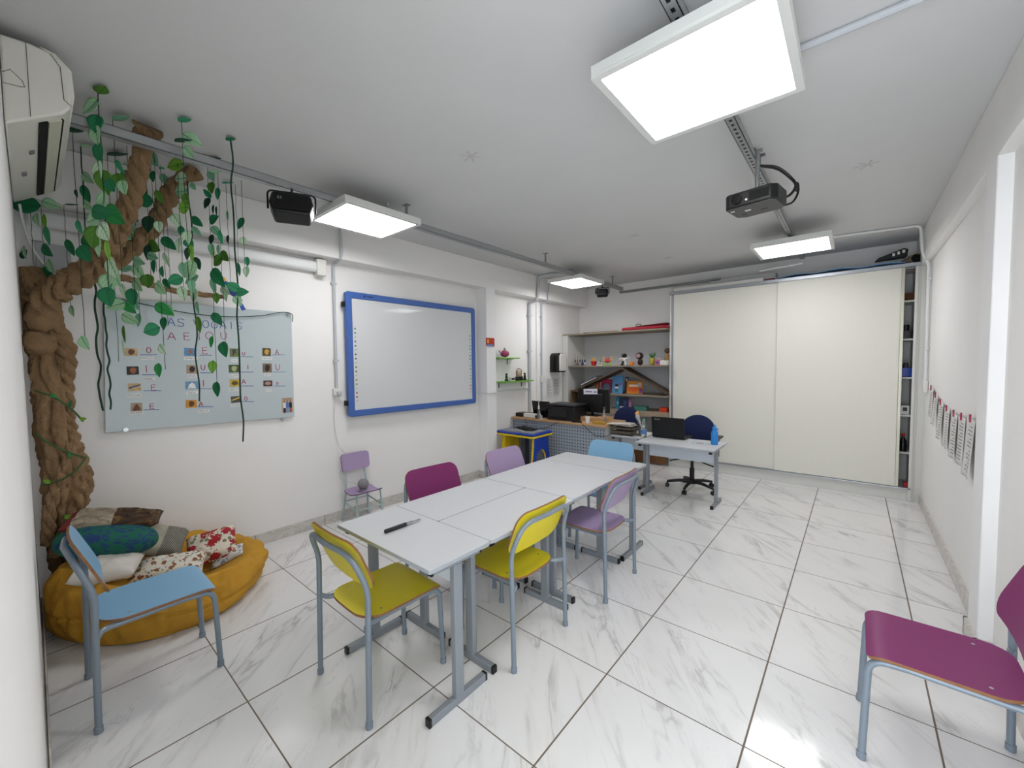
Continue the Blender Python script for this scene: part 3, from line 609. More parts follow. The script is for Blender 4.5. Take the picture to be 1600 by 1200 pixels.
for x_ in (-.90, -2.39): m = MB(); m.box((x_, 3.475, 0), (x_+.02, 4.0, .735)); m.build('side_panel', M_WB, t)
CT = .765
# printer
t = thing('printer', 'large black printer on the pine counter', 'printer', (-1.60, 3.665, CT), -.02)
q = MB(); q.box((-.19, -.16, 0), (.25, .15, .19)); q.box((-.175, -.163, .045), (.12, -.158, .15), 1); q.build('body', [M_BLK, M_BLKG], t, bevel=.010)
q = MB(); q.box((-.20, -.17, .195), (.255, .155, .225)); q.build('scanner_lid', mat('charcoal_plastic', '#26272a', .35), t, bevel=.010)
q = MB(); q.box((-.15, -.19, .02), (.10, -.155, .03)); q.build('paper_tray', M_BLKG, t, bevel=.002)
t = thing('laptop', 'open black laptop seen from behind, left of the printer', 'laptop', (-1.975, 3.63, CT), -.05)
q = MB(); q.box((-.16, 0, 0), (.16, .22, .018)); q.build('base', M_BLK, t, bevel=.003); q = MB(); q.M = Matrix.Rotation(.20, 4, 'X'); q.box((-.165, -.004, .012), (.165, .006, .245)); q.build('screen_lid', M_BLKG, t, bevel=.003)
t = thing('power_supply', 'white rounded box with cables on the counter edge', 'adapter', (-2.10, 3.50, CT)); q = MB(); q.cbox((0, 0, .032), (.21, .075, .062)); q.build('case', M_WHT, t, bevel=.012); q = MB(); q.cbox((.112, 0, .025), (.018, .05, .03)); q.build('socket_end', mat('dark_grey_plastic', '#3a3d42', .4), t)
boxthing('black_receiver', 'flat black box behind the white adapter on the counter', 'box', (-2.38, 3.50, CT), (-2.16, 3.66, CT+.055), M_BLK)
t = thing('spray_bottle', 'clear spray bottle with a white pump on the counter edge', 'bottle', (-1.925, 3.47, CT)); q = MB(); q.lathe([(.02, 0), (.023, .01), (.023, .10), (.012, .125), (.010, .135)], n=18); q.build('body', mat('clear_plastic', '#dfe6e8', .1, trans=.9), t); q = MB(); q.lathe([(.013, .135), (.015, .14), (.013, .175), (.006, .20), (.006, .245), (0, .247)], n=14); q.build('pump', M_WHT, t)
t = thing('mask_holder', 'small white clip stand beside the spray bottle', 'stand', (-1.87, 3.45, CT)); q = MB(); q.box((-.02, -.015, 0), (.02, .015, .012)); q.box((-.018, -.004, .012), (-.006, .004, .07)); q.box((.006, -.004, .012), (.018, .004, .055)); q.build('stand', M_WHT, t, bevel=.002)
t = thing('monitor_riser', 'low pine box carrying the black monitor', 'box', (-1.27, 3.80, CT)); q = MB(); q.box((-.20, -.15, 0), (.26, .14, .055)); q.build('box', M_PINE, t, bevel=.002)
t = thing('computer_monitor', 'black monitor seen from behind with a white note taped on', 'monitor', (-1.26, 3.86, CT+.055))
q = MB(); q.box((-.25, -.015, .045), (.24, .02, .375)); q.box((-.16, -.035, .10), (.15, -.015, .30)); q.build('screen_housing', M_BLK, t, bevel=.008)
q = MB(); q.box((-.13, -.09, 0), (.10, .08, .012)); q.tube([(-.02, .0, .01), (-.02, -.03, .10), (-.02, -.03, .17)], .018, 10); q.build('stand', M_BLKG, t, bevel=.002)
q = MB(); q.M = Matrix.Translation((-.03, -.043, .335)) @ Matrix.Rotation(-.04, 4, 'Y'); q.cbox((0, 0, 0), (.215, .001, .075)); n_ = q.build('paper_note', mat('violet_white_paper', '#efeaf6', .6), t)
q = MB(); q.cbox((-.055, -.0442, .333), (.10, .0006, .012)); q.cbox((.045, -.0442, .332), (.045, .0006, .014)); q.build('printed_line', mat('violet_ink', '#5a4b8c', .6), n_)
boxthing('photo_box', 'small pale printed box under the monitor', 'box', (-1.42, 3.68, CT+.056), (-1.36, 3.74, CT+.12), mat('mottled_card', '#b99ea0', .6, var=.4, vscale=40))
t = thing('paper_cup', 'white disposable cup on the counter before the monitor', 'cup', (-1.155, 3.50, CT)); q = MB(); q.lathe([(.022, 0), (.032, .08), (.033, .082), (.030, .08), (.021, .004), (0, .004)], n=24); q.build('cup', mat('white_cup', '#eef0f4', .4), t)
q = MB(); q.box((-1.36, 3.44, CT), (-1.24, 3.50, CT+.02)); tag(q.build('black_adapter', M_BLK, bevel=.004), 'black cable adapter lying at the counter edge', 'adapter')
boxthing('yellow_box', 'small yellow box at the right end of the counter', 'box', (-1.06, 3.45, CT), (-.90, 3.52, CT+.035), mat('mustard_card', '#b58f2e', .5))
q = MB(); q.tube(spline([(-1.24, 3.47, CT+.01), (-1.16, 3.40, CT-.02), (-1.05, 3.395, .67), (-.98, 3.38, .64), (-.84, 3.40, .64), (-.8, 3.45, .655)], 8), .004, 6); tag(q.build('black_cable', M_BLK), 'black cable drooping over the pegboard to the desk', 'cable', 'black cables')
q = MB(); q.tube(spline([(-1.55, 3.415, CT-.01), (-1.62, 3.40, .72), (-1.75, 3.38, .66), (-1.85, 3.33, .645)], 8), .004, 6); tag(q.build('black_cable', M_BLK), 'black cable running from the printer to the blue table', 'cable', 'black cables')
q = MB(); q.tube(spline([(-2.14, 3.415, CT), (-2.10, 3.40, .70), (-2.04, 3.37, .65)], 8), .003, 6); tag(q.build('black_cable', M_BLK), 'black cable below the white adapter on the counter', 'cable', 'black cables')
t = thing('conical_bottle', 'clear conical bottle standing behind the wire tray', 'bottle', (-1.02, 3.70, CT)); q = MB(); q.lathe([(.04, 0), (.042, .01), (.03, .06), (.016, .12), (.013, .17)], n=20); q.build('body', mat('clear_plastic', '#dfe6e8', .1, trans=.9), t); q = MB(); q.cyl((0, 0, .17), .016, .03, 14); q.build('cap', mat('mauve_cap', '#5b4450', .4), t)
def office_chair(loc, rz, label, armr=True):
    t = thing('office_chair', label, 'chair', loc, rz); F = mat('navy_fabric', '#101e48', .85, bump=.2, bscale=300)
    q = MB(); q.ell((0, 0, .425), (.235, .225, .045), 28, 10, fn=lambda p: Vector((p.x, p.y, p.z+.25*p.y*p.y))); q.build('seat', F, t)
    def bf(u, v):
        a = u*2*PI; return None
    q = MB(); q.M = Matrix.Translation((0, -.235, .70)) @ Matrix.Rotation(.10, 4, 'X'); q.ell((0, 0, 0), (.205, .04, .185), 28, 16, fn=lambda p: Vector((p.x*(1.08 if p.z < 0 else 1), p.y+.45*p.x*p.x, p.z))); q.build('backrest', F, t)
    q = MB(); q.rtube((0, -.10, .375), (0, -.265, .40), .05, .012); q.rtube((0, -.27, .38), (0, -.27, .66), .05, .012); q.build('back_bracket', M_BLK, t)
    q = MB(); q.cyl((0, 0, .09), .028, .17, 16); q.cyl((0, 0, .24), .018, .14, 14); q.cbox((0, 0, .385), (.16, .16, .03)); q.build('gas_lift', M_BLK, t)
    for s in (-1, 1): q = MB(); q.tube(spline([(s*.05, .05, .385), (s*.15, .08, .36), (s*.24, .08, .335)], 4), [.008]*9, 8); q.cyl((s*.24-.01, .08, .327), .012, .014, 8); q.build('lever', M_BLK, t)
    base = MB(); base.cyl((0, 0, .07), .045, .05, 18)
    for k in range(5):
        a = k*2*PI/5+.3; d = Vector((math.cos(a), math.sin(a), 0)); base.tube([d*.03+Vector((0, 0, .10)), d*.15+Vector((0, 0, .095)), d*.28+Vector((0, 0, .07))], [.024, .020, .015], 8)
    b = base.build('base', M_BLK, t)
    for k in range(5):
        a = k*2*PI/5+.3; d = Vector((math.cos(a), math.sin(a), 0))*.28; q = MB(); q.M = Matrix.Translation((d.x, d.y, .025)) @ Matrix.Rotation(a, 4, 'Z')
        q.cyl((.0, -.022, 0), .025, .016, 16, axis='y'); q.cyl((.0, .006, 0), .025, .016, 16, axis='y'); q.cyl((0, 0, 0), .008, .045, 8); q.build('caster', M_BLK, b)
    if armr:
        q = MB(); q.tube(fillet([(-.20, 0, .40), (-.29, 0, .42), (-.29, 0, .65)], .04), .011, 8); q.cbox((-.29, 0, .662), (.055, .22, .024)); q.build('armrest', M_BLK, t, bevel=.004)
    return t
office_chair((0.02, 3.96, 0), PI, 'navy swivel office chair behind the laptop desk')
t = office_chair((-1.13, 4.42, 0), PI, 'navy swivel chair behind the counter monitor', False)
# toy table
t = thing('activity_table', 'blue and yellow plastic activity table before the pegboard', 'table', (-1.955, 3.165, 0)); MBLUE = mat('blue_moulded_plastic', '#1b3fa6', .3); MYEL = mat('yellow_moulded_plastic', '#e3c21b', .32)
q = MB(); q.prism(rrect(.66, .46, .05, 6), .605, .635); q.build('tabletop', MBLUE, t, bevel=.012)
q = MB(); q.prism(rrect(.68, .48, .06, 6), .582, .606); q.build('rim', MYEL, t, bevel=.008)
q = MB(); q.prism(rrect(.54, .34, .02, 4), .634, .638); q.build('play_mat', mat('grey_photo_mat', '#8d9092', .6, var=.35, vscale=12), t)
def arch(w0, w1, h, n=10):
    o = [(-w1/2-.02, 0)]+[(-w0/2-(w1-w0)/2*(1-math.sin(k/n*PI/2)), h*k/n) for k in range(1, n+1)]
    return o+[(-x, z) for x, z in o[::-1]]
def panel(x, m1, m2, lab):
    q = MB(); O = arch(.30, .50, .583); n = 8
    inner = [(-.15, 0)]+[(-.12*math.cos(k/n*PI/2), .26+.15*math.sin(k/n*PI/2)) for k in range(n)]+[(0, .41)]
    inner = inner+[(-a, b) for a, b in inner[:-1][::-1]]
    poly = O+inner[::-1]
    q.prism(poly, x-.03, x+.03, 'x'); q.build('side_panel', m1, t, bevel=.006)
    e = MB(); e.tube([(x, a, b) for a, b in O], .014, 8); e.tube([(x, a, b) for a, b in inner], .012, 8); e.build('edge_trim', m2, t)
panel(-.25, MYEL, MYEL, ''); panel(.27, MBLUE, MYEL, '')
q = MB(); q.box((-.02, -.05, .0), (.05, .05, .583)); q.build('centre_post', mat('dark_grey_plastic', '#3a3d42', .4), t, bevel=.004)
q = MB(); q.grid(lambda u, v: (-2.15+u*.34+.02*math.sin(v*5), 3.16+v*.16+.03*math.sin(u*6), .645+.018*abs(math.sin(u*7+v*3))), 20, 10); tag(q.build('black_cloth', mat('black_fabric', '#101012', .9), solid=.006), 'crumpled black cloth on the blue activity table', 'cloth')
q = MB(); q.grid(lambda u, v: (-1.98+u*.16, 3.03+v*.10, .641+.006*math.sin(u*4+v*3)), 8, 6); tag(q.build('paper_sheet', mat('photo_paper', '#a9a7a2', .5, var=.3, vscale=20), solid=.001), 'printed sheet lying on the front of the activity table', 'paper')

# ------------------------------------------------------------------ teacher's desks
td = make_desk(.84, .56, .645, 'white desk holding the laptop, before the wardrobe', (.02, 3.52, 0), 0, None, 'desk', 'teacher_desk', flen=.34, ph=.16)
make_desk(.42, .50, .645, 'white side desk holding the wire paper tray', (-.635, 3.72, 0), 0, None, 'desk', 'teacher_desk', flen=.34, ph=.16)
DZ = .645
t = thing('laptop', 'open black laptop seen from behind on the white desk', 'laptop', (-.165, 3.66, DZ), -.03)
q = MB(); q.box((-.19, 0, 0), (.19, .26, .022)); q.build('base', M_BLK, t, bevel=.003)
q = MB(); q.M = Matrix.Rotation(.12, 4, 'X'); q.box((-.192, -.006, .008), (.192, .006, .255)); l = q.build('screen_lid', M_BLK, t, bevel=.003)
q = MB(); q.M = Matrix.Rotation(.12, 4, 'X'); text_mb(q, 'lenovo', .024, (-.12, -.0068, .228), (1, 0, 0), (0, 0, 1)); q.build('silver_lettering', M_CHROME, l)
t = thing('water_bottle', 'bright blue water bottle on the right corner of the desk', 'bottle', (.355, 3.60, DZ)); MB_ = mat('azure_plastic', '#2a83cf', .35)
q = MB(); q.lathe([(.033, 0), (.036, .006), (.036, .12), (.030, .145), (.02, .155)], n=24); q.build('body', MB_, t); q = MB(); q.lathe([(.024, .155), (.025, .158), (.025, .185), (.013, .19), (.011, .215), (0, .217)], n=20); q.build('lid', MB_, t)
q = MB(); q.tube(spline([(.02, 0, .175), (.034, 0, .17), (.03, 0, .155)], 4), .004, 6); q.build('carry_loop', MB_, t)
t = thing('leaflet', 'pale printed leaflet lying beside the blue bottle', 'paper', (.22, 3.55, DZ+.001), .2); q = MB(); q.cbox((0, 0, .001), (.18, .12, .002)); q.build('sheet', mat('pale_cyan_paper', '#b9ccd2', .5), t); q = MB(); q.cbox((.0, .01, .0025), (.07, .05, .0008)); q.build('printed_picture', mat('rose_print', '#b06a74', .5), t)
t = thing('glass_bottle', 'clear drink bottle with a green cap beside the laptop', 'bottle', (-.425, 3.56, DZ)); q = MB(); q.lathe([(.032, 0), (.036, .01), (.033, .05), (.036, .09), (.034, .13), (.014, .19), (.013, .21)], n=22); q.build('body', mat('clear_pet', '#dfece6', .05, trans=.92), t); q = MB(); q.cyl((0, 0, .20), .015, .025, 14); q.build('cap', mat('mint_cap', '#6fae86', .4), t)
q = MB(); q.cyl((0, 0, .045), .0362, .05, 22); q.build('label_band', mat('blue_band', '#4d79b5', .4), t)
t = thing('wire_tray', 'black wire letter tray full of papers on the side desk', 'tray', (-.70, 3.63, DZ)); M_MESH = mat('black_wire', '#15120f', .5, .3)
q = MB()
for z in (.005, .06, .115):
    q.tube([(-.14, -.10, z), (.14, -.10, z), (.14, .10, z), (-.14, .10, z), (-.14, -.10, z)], .003, 6)
for x, y in ((-.14, -.10), (.14, -.10), (.14, .10), (-.14, .10)): q.tube([(x, y, 0), (x, y, .12)], .003, 6)
for k in range(13): q.tube([(-.14+k*.0233, -.10, .005), (-.14+k*.0233, -.10, .115)], .0012, 4); q.tube([(-.14+k*.0233, .10, .005), (-.14+k*.0233, .10, .115)], .0012, 4)
for k in range(9): q.tube([(.14, -.10+k*.025, .005), (.14, -.10+k*.025, .115)], .0012, 4)
q.build('wire_frame', M_MESH, t)
t = thing('paper_stack', 'loose papers piled on the wire tray', 'paper', (-.71, 3.63, DZ+.12))
for k in range(5): q = MB(); q.M = Matrix.Translation((-.01*k, 0, .004*k)) @ Matrix.Rotation(.05*k-.08, 4, 'Z'); q.grid(lambda u, v: (-.145+u*.29, -.10+v*.2, .004*math.sin(u*5+k)), 8, 3); q.build('sheet', mat('loose_paper', '#cfc8bf', .6), t, solid=.001)
t = thing('paper_stack', 'brownish papers inside the wire tray', 'paper', (-.70, 3.63, DZ+.012)); q = MB(); q.cbox((0, 0, .02), (.25, .17, .03)); q.cbox((0, 0, .07), (.24, .16, .02)); q.build('sheets', mat('old_paper', '#6e6255', .7, var=.3, vscale=30), t)
t = thing('bird_figurine', 'grey cockatiel figurine with orange yellow head on a perch', 'ornament', (-.545, 3.66, DZ))
q = MB(); q.tube(spline([(0, 0, .26), (.005, 0, .22), (.035, 0, .15), (.08, 0, .05)], 6), [.016, .02, .024, .026, .027, .026, .025, .023, .02, .017, .015, .013, .012, .011, .010, .009, .008, .007, .006], 12); q.build('body', mat('bird_grey', '#b3b2b4', .6), t)
q = MB(); q.ell((-.005, 0, .272), (.023, .021, .024), 16, 10); q.tube([(-.002, 0, .29), (.012, 0, .315)], [.007, .001], 6); q.tube([(-.025, 0, .268), (-.036, 0, .258)], [.007, .001], 6); q.build('head', mat('bird_orange', '#e5a851', .6), t)
q = MB(); q.cyl((.03, 0, 0), .04, .012, 18); q.cyl((.03, 0, .01), .008, .15, 10); q.cyl((.0, 0, .15), .006, .06, 8, axis='x'); q.build('perch', mat('brown_perch', '#6a5343', .6), t)

# ------------------------------------------------------------------ ceiling equipment
t = thing('projector', 'black projector hanging under the right ceiling rail', 'projector', (0, 0, 0))
zb = 2.44; c = [at(u, v, 'z', zb) for u, v in ((1137, 328), (1202, 310), (1214, 331), (1151, 346))]
O = c[0]; ex = (c[1]-c[0]); W = .30; ex = Vector((ex.x, ex.y, 0)).normalized(); ey = Vector((-ex.y, ex.x, 0)); O = O-ex*.02
Mx = Matrix((ex, ey, (0, 0, 1))).transposed().to_4x4(); Mx.translation = O; t.matrix_world = Mx
q = MB(); q.prism([(0, .02), (.02, 0), (.24, 0), (.27, .03), (.27, .19), (.235, .225), (.05, .225), (0, .19)], 0, .085); q.build('body', M_BLK, t, bevel=.008)
q = MB(); q.prism([(.01, .02), (.02, .01), (.24, .01), (.26, .03), (.26, .185), (.23, .215), (.05, .215), (.01, .185)], -.003, 0); q.build('underside', mat('grey_plastic_base', '#4b4a48', .5), t)
for x, y, w_, h_, mm in ((.10, .09, .03, .018, M_WHT), (.03, .05, .02, .014, M_WHT), (.06, .15, .022, .02, M_BLK), (.17, .14, .035, .016, M_BLK)): q = MB(); q.cbox((x, y, -.0035), (w_, h_, .002)); q.build('base_sticker', mm, t)
q = MB(); q.cyl((.07, -.012, .045), .028, .03, 24, axis='y'); q.build('lens_ring', M_BLKG, t); q = MB(); q.cbox((.185, -.001, .045), (.10, .004, .05)); q.build('vent_grille', M_DARK, t)
q = MB(); q.cyl((.12, .0-.004, .03), .006, .006, 12, axis='y'); q.build('sensor', M_WHT, t)
q = MB(); q.cbox((.14, .11, .10), (.10, .06, .02)); q.cyl((.14, .11, .10), .012, .22, 12); 
for sx, sy in ((-.06, -.05), (.06, -.05), (.06, .05), (-.06, .05)): q.tube([(.14, .11, .10), (.14+sx, .11+sy, .087)], .006, 6)
q.build('ceiling_mount', M_GALV, t)
P = Mx @ Vector((.25, .12, .05))
q = MB(); q.tube(spline([at(1188, 259, 'z', 2.74), at(1215, 262, 'z', 2.72), at(1238, 280, 'z', 2.64), at(1243, 292, 'z', 2.58), at(1232, 306, 'z', 2.52), at(1214, 309, 'z', 2.49)], 8), .008, 8); q.tube(spline([at(1190, 260, 'z', 2.74), at(1218, 266, 'z', 2.72), at(1244, 288, 'z', 2.62), at(1247, 300, 'z', 2.56), at(1238, 316, 'z', 2.50), at(1220, 322, 'z', 2.47)], 8), .006, 8)
p_ = at(1245, 292, 'z', 2.60); q.ell(p_, (.014, .014, .03), 10, 6); tag(q.build('projector_cable', M_BLK), 'looped black cables behind the projector', 'cable')
q = MB(); p0 = at(1180, 238, 'z', 2.89); q.cyl((p0.x, p0.y, 2.79), .006, .10, 8); q.tube([(p0.x-.04, p0.y, 2.893), (p0.x+.04, p0.y, 2.893)], .01, 6); q.tube([(p0.x, p0.y-.05, 2.893), (p0.x, p0.y+.05, 2.893)], .01, 6); tag(q.build('ceiling_anchor', M_GALV), 'cross shaped metal anchor on the ceiling above the projector', 'bracket')
def speaker(name, loc, rz, tilt, s, label):
    t = thing(name, label, 'speaker', loc, rz, 'black speakers under the left rail')
    q = MB(); q.M = Matrix.Rotation(tilt, 4, 'X'); q.prism([(-.13*s, .0), (-.105*s, -.075*s), (.105*s, -.075*s), (.13*s, 0), (.115*s, .075*s), (-.115*s, .075*s)], -.07*s, .06*s, 'y'); q.build('cabinet', M_BLK, t, bevel=.012)
    q = MB(); q.M = Matrix.Rotation(tilt, 4, 'X'); q.prism(rrect(.20*s, .115*s, .02, 4), -.082*s, -.068*s, 'y'); q.build('grille', mat('dark_mesh', '#101012', .85), t, bevel=.004)
    q = MB(); q.tube(fillet([(-.142*s, 0, -.01), (-.142*s, 0, .11*s), (.142*s, 0, .11*s), (.142*s, 0, -.01)], .03), .006, 8); q.cyl((0, 0, .11*s), .008, .03, 8); q.build('bracket', M_BLK, t)
    q = MB(); q.M = Matrix.Rotation(tilt, 4, 'X'); q.cbox((-.075*s, -.0835*s, .02*s), (.010*s, .002, .018*s)); q.cbox((-.06*s, -.0835*s, .02*s), (.008*s, .002, .018*s)); q.build('grey_logo', mat('grey_print', '#7d7d80', .5), t)
speaker('black_speaker', (-1.40, .0, 2.595), PI/2-.45, -.35, 1.0, 'black wall speaker hanging left of the near left lamp')
p = at(941, 458, 'x', -1.46); speaker('black_speaker', (p.x, p.y, 2.615), .35, -.3, .72, 'small black speaker hanging under the far left lamp')
# air conditioner on the front wall
t = thing('air_conditioner', 'white split air conditioner high at the left, seen from below', 'air conditioner', (0, 0, 0))
prof = [(-1.203, 2.845), (-1.13, 2.852), (-1.06, 2.845), (-1.022, 2.80), (-1.018, 2.70), (-1.022, 2.645), (-1.045, 2.612), (-1.10, 2.575), (-1.15, 2.54), (-1.203, 2.505)]
q = MB(); q.prism(prof, -2.22, -1.05, 'x'); q.build('casing', mat('ivory_plastic', '#e4e2d9', .35), t, bevel=.008)
q = MB(); q.prism([(-1.10, 2.858), (-1.055, 2.851), (-1.012, 2.803), (-1.008, 2.70), (-1.013, 2.665), (-1.03, 2.66), (-1.03, 2.80), (-1.06, 2.83)], -2.215, -1.055, 'x'); q.build('front_panel', mat('ivory_plastic', '#e4e2d9', .35), t, bevel=.004)
def acq(y0_, z0_, y1_, z1_, x0_, x1_, m_, name):
    q = MB(); d = Vector((0, y1_-y0_, z1_-z0_)).normalized(); n = Vector((0, d.z, -d.y))*.004
    a = Vector((0, y0_, z0_)); b = Vector((0, y1_, z1_)); q.add([(x0_, *(a+n)[1:]), (x1_, *(a+n)[1:]), (x1_, *(b+n)[1:]), (x0_, *(b+n)[1:]), (x0_, *(a-n)[1:]), (x1_, *(a-n)[1:]), (x1_, *(b-n)[1:]), (x0_, *(b-n)[1:])], [(0,1,2,3),(4,7,6,5),(0,4,5,1),(1,5,6,2),(2,6,7,3),(3,7,4,0)])
    return q.build(name, m_, t)
acq(-1.112, 2.563, -1.088, 2.580, -2.17, -1.10, M_DARK, 'air_outlet'); acq(-1.085, 2.580, -1.048, 2.606, -2.17, -1.10, mat('pale_louvre', '#cfcfba', .3), 'louvre')
acq(-1.046, 2.607, -1.043, 2.610, -2.17, -1.10, M_DARK, 'louvre_gap')
q = MB(); q.tube([(-1.0485, -1.135, z_) for z_ in (2.56, 2.85)], .0012, 5); q.tube([(-1.0485, y_, z_) for y_, z_ in ((-1.20, 2.70), (-1.18, 2.72), (-1.15, 2.69), (-1.145, 2.67), (-1.155, 2.665), (-1.20, 2.66))], .0012, 5)
q.tube([(-1.0485, y_, z_) for y_, z_ in ((-1.07, 2.838), (-1.045, 2.80), (-1.04, 2.67), (-1.022, 2.655))], .0015, 5); q.build('panel_seam', mat('grey_seam', '#6f6c64', .6), t)
acq(-1.165, 2.528, -1.150, 2.538, -1.75, -1.70, mat('grey_print', '#7d7d80', .5), 'rating_label'); acq(-1.14, 2.545, -1.125, 2.555, -1.45, -1.41, mat('grey_print', '#7d7d80', .5), 'rating_label')
q = MB(); q.tube(spline([(-2.20, -1.18, 2.50), (-2.25, -1.17, 2.40), (-2.32, -1.14, 2.28), (-2.36, -1.08, 2.17), (-2.36, -1.0, 2.10)], 6), .006, 8); tag(q.build('drain_hose', M_PVCW), 'thin white hose hanging below the air conditioner', 'hose')
q = MB(); q.box((-2.405, -1.13, 2.10), (-2.36, -.98, 2.33)); tag(q.build('junction_box', mat('pale_grey_box', '#b5b7bb', .5), bevel=.004), 'pale grey junction box behind the tree near the corner', 'box')
q = MB(); q.box((-2.405, -1.16, 2.34), (-2.37, -1.10, 2.56)); tag(q.build('cable_duct', M_PVCW, bevel=.002), 'short white vertical duct in the corner below the air conditioner', 'duct')
# roller screen casing on the left wall
t = thing('screen_casing', 'white roller screen casing high on the left wall behind the leaves', 'roller casing'); q = MB()
q.prism(rrect(.07, .10, .03, 6, -2.37, 2.475), -1.15, .60, 'y'); q.build('tube', M_PVCW, t); q = MB(); q.box((-2.409, .575, 2.395), (-2.325, .665, 2.548)); q.build('end_cap', M_WHT, t, bevel=.008)
# conduits
def conduit(pts, r, label, name='wall_conduit', m=M_PVC, fil=.06, clips=()):
    t = thing(name, label, 'conduit'); q = MB(); q.tube(fillet(pts, fil), r, 10); q.build('pipe', m, t)
    for c in clips: q = MB(); q.cbox(c, (r*2.2, r*4, .02)); q.build('clip', m, t, bevel=.002)
    return t
conduit([(-1.43, .76, 2.86), (-1.80, .73, 2.875), (-2.20, .74, 2.865), (-2.218, .76, 2.60), (-2.25, .76, 2.545), (-2.385, .76, 2.535), (-2.39, .757, 1.33)], .013, 'white conduit descending between glass board and blue framed board', fil=.035, clips=((-2.39, .758, 2.35), (-2.39, .758, 1.6)))
t = thing('wall_socket', 'white wall socket box left of the blue framed board', 'socket', (-2.39, .757, 1.29)); q = MB(); q.cbox((0, 0, 0), (.04, .075, .075)); q.build('box', M_WHT, t, bevel=.006); q = MB(); q.cbox((.03, .01, -.01), (.03, .045, .035)); q.build('plug', M_PVC, t, bevel=.004)
q = MB(); q.tube(spline([at(524, 620, 'x', -2.375), at(522, 650, 'x', -2.39), at(524, 675, 'x', -2.39), at(530, 697, 'x', -2.39), at(537, 706, 'x', -2.385), at(540, 714, 'x', -2.37), (-2.36, .75, .45), (-2.25, .86, .37), (-2.21, .885, .345)], 8), .0022, 6); tag(q.build('thin_cable', M_PVC), 'thin cable hanging from the socket to the small grey speaker', 'cable')
conduit([(-1.6, 3.86, 2.87), (-2.19, 3.86, 2.87), (-2.215, 3.86, 2.58), (-2.235, 3.86, 2.52), (-2.375, 3.86, 2.50), (-2.385, 3.86, .80)], .022, 'thick far conduit descending the left wall beside the green shelves', fil=.05, clips=((-2.385, 3.86, 2.3), (-2.385, 3.86, 1.75)))
conduit([(-2.2, 4.13, 2.89), (-2.215, 4.13, 2.56), (-2.25, 4.14, 2.535), (-2.34, 4.14, 2.525), (-2.358, 4.14, .80)], .011, 'thin far conduit descending beside the paper towel dispenser', fil=.04, clips=((-2.358, 4.14, 2.3), (-2.358, 4.14, 1.7)))
t = thing('wall_switch', 'white switch box on the thin far conduit', 'switch', (-2.35, 4.15, 1.30)); q = MB(); q.cbox((0, 0, 0), (.04, .08, .10)); q.build('box', M_WHT, t, bevel=.005)
conduit([(-2.39, .92+1.75, 1.17), (-2.39, 2.725, 1.17), (-2.22, 2.725, 1.165), (-2.22, 2.935, 1.165), (-2.395, 2.935, 1.17), (-2.395, 3.84, 1.17)], .011, 'horizontal white cable duct wrapping round the wall pillar', 'cable_duct', M_PVCW, .015)
conduit([(1.02, 1.02, 2.885), (1.99, 1.02, 2.885)], .016, 'grey conduit crossing the ceiling right of the large lamp', 'ceiling_conduit')
conduit([(1.02, 4.45, 2.885), (1.98, 4.62, 2.885), (2.0, 4.62, 2.60), (2.05, 4.64, 2.50), (2.055, 4.64, 1.33)], .014, 'white conduit running down the right wall beside the wardrobe', m=M_PVCW, fil=.05, clips=((2.055, 4.64, 2.35), (2.055, 4.64, 1.65)))
t = thing('wall_socket', 'white socket box on the right wall beside the wardrobe', 'socket', (2.055, 4.66, 1.27)); q = MB(); q.cbox((0, 0, 0), (.035, .11, .12)); q.build('box', M_WHT, t, bevel=.006)
for k, (u, v) in enumerate(((992, 368), (1043, 403), (1353, 258), (735, 245))):
    p = at(u, v, 'z', 2.898); q = MB()
    for j in range(3): a = j*1.1+k; q.tube(spline([(p.x-.07*math.cos(a), p.y-.07*math.sin(a), 2.8985), (p.x+.01, p.y, 2.8975), (p.x+.07*math.cos(a), p.y+.07*math.sin(a), 2.8985)], 4), .006, 6, flat=.3)
    tag(q.build('patch_mark', mat('putty', '#c3c2bf' if k < 2 else '#d0d0ce', .9)), ['putty mark on the ceiling between the far lamps', 'putty mark on the ceiling above the wardrobe', 'faint putty mark on the ceiling right of the projector', 'faint putty mark on the ceiling over the tables'][k], 'mark', None)

# ------------------------------------------------------------------ interactive board with blue frame
M_BF = mat('cobalt_frame', '#4567ac', .3); M_BOARD = mat('pearl_board', '#d3d5d6', .22, coat=.3)
t = thing('interactive_board', 'large interactive whiteboard with a thick blue frame', 'whiteboard')
y0, y1, z0, z1 = .845, 2.62, 1.035, 2.285
q = MB(); q.ring(rrect(y1-y0, z1-z0, .03, 5, (y0+y1)/2, (z0+z1)/2), rrect(y1-y0-.13, z1-z0-.13, .004, 5, (y0+y1)/2, (z0+z1)/2), -2.375, -2.325, 'x'); q.build('frame', M_BF, t, bevel=.008)
q = MB(); q.box((-2.37, y0+.05, z0+.05), (-2.335, y1-.05, z1-.05)); pn = q.build('panel', M_BOARD, t)
IC = ['#3d8a6a', '#2f6c8e', '#35547e', '#5a7f3e', '#8a8f3d', '#a0533d']
for side, yy in ((0, y0+.092), (1, y1-.092)):
    for k in range(18):
        q = MB(); z = 1.92-k*.043; s = .010
        if k % 3 == 0: q.prism([(yy+s*math.cos(a*PI/5), z+s*math.sin(a*PI/5)) for a in range(10)], -2.335, -2.334, 'x')
        elif k % 3 == 1: q.prism(rrect(.02, .016, .003, 2, yy, z), -2.335, -2.334, 'x')
        else: q.prism([(yy-.012, z-.006), (yy+.012, z+.004), (yy+.010, z+.008), (yy-.013, z-.002)], -2.335, -2.334, 'x')
        q.build('menu_icon', mat('icon_'+IC[min(5, k//3)][1:], IC[min(5, k//3)], .5), pn)
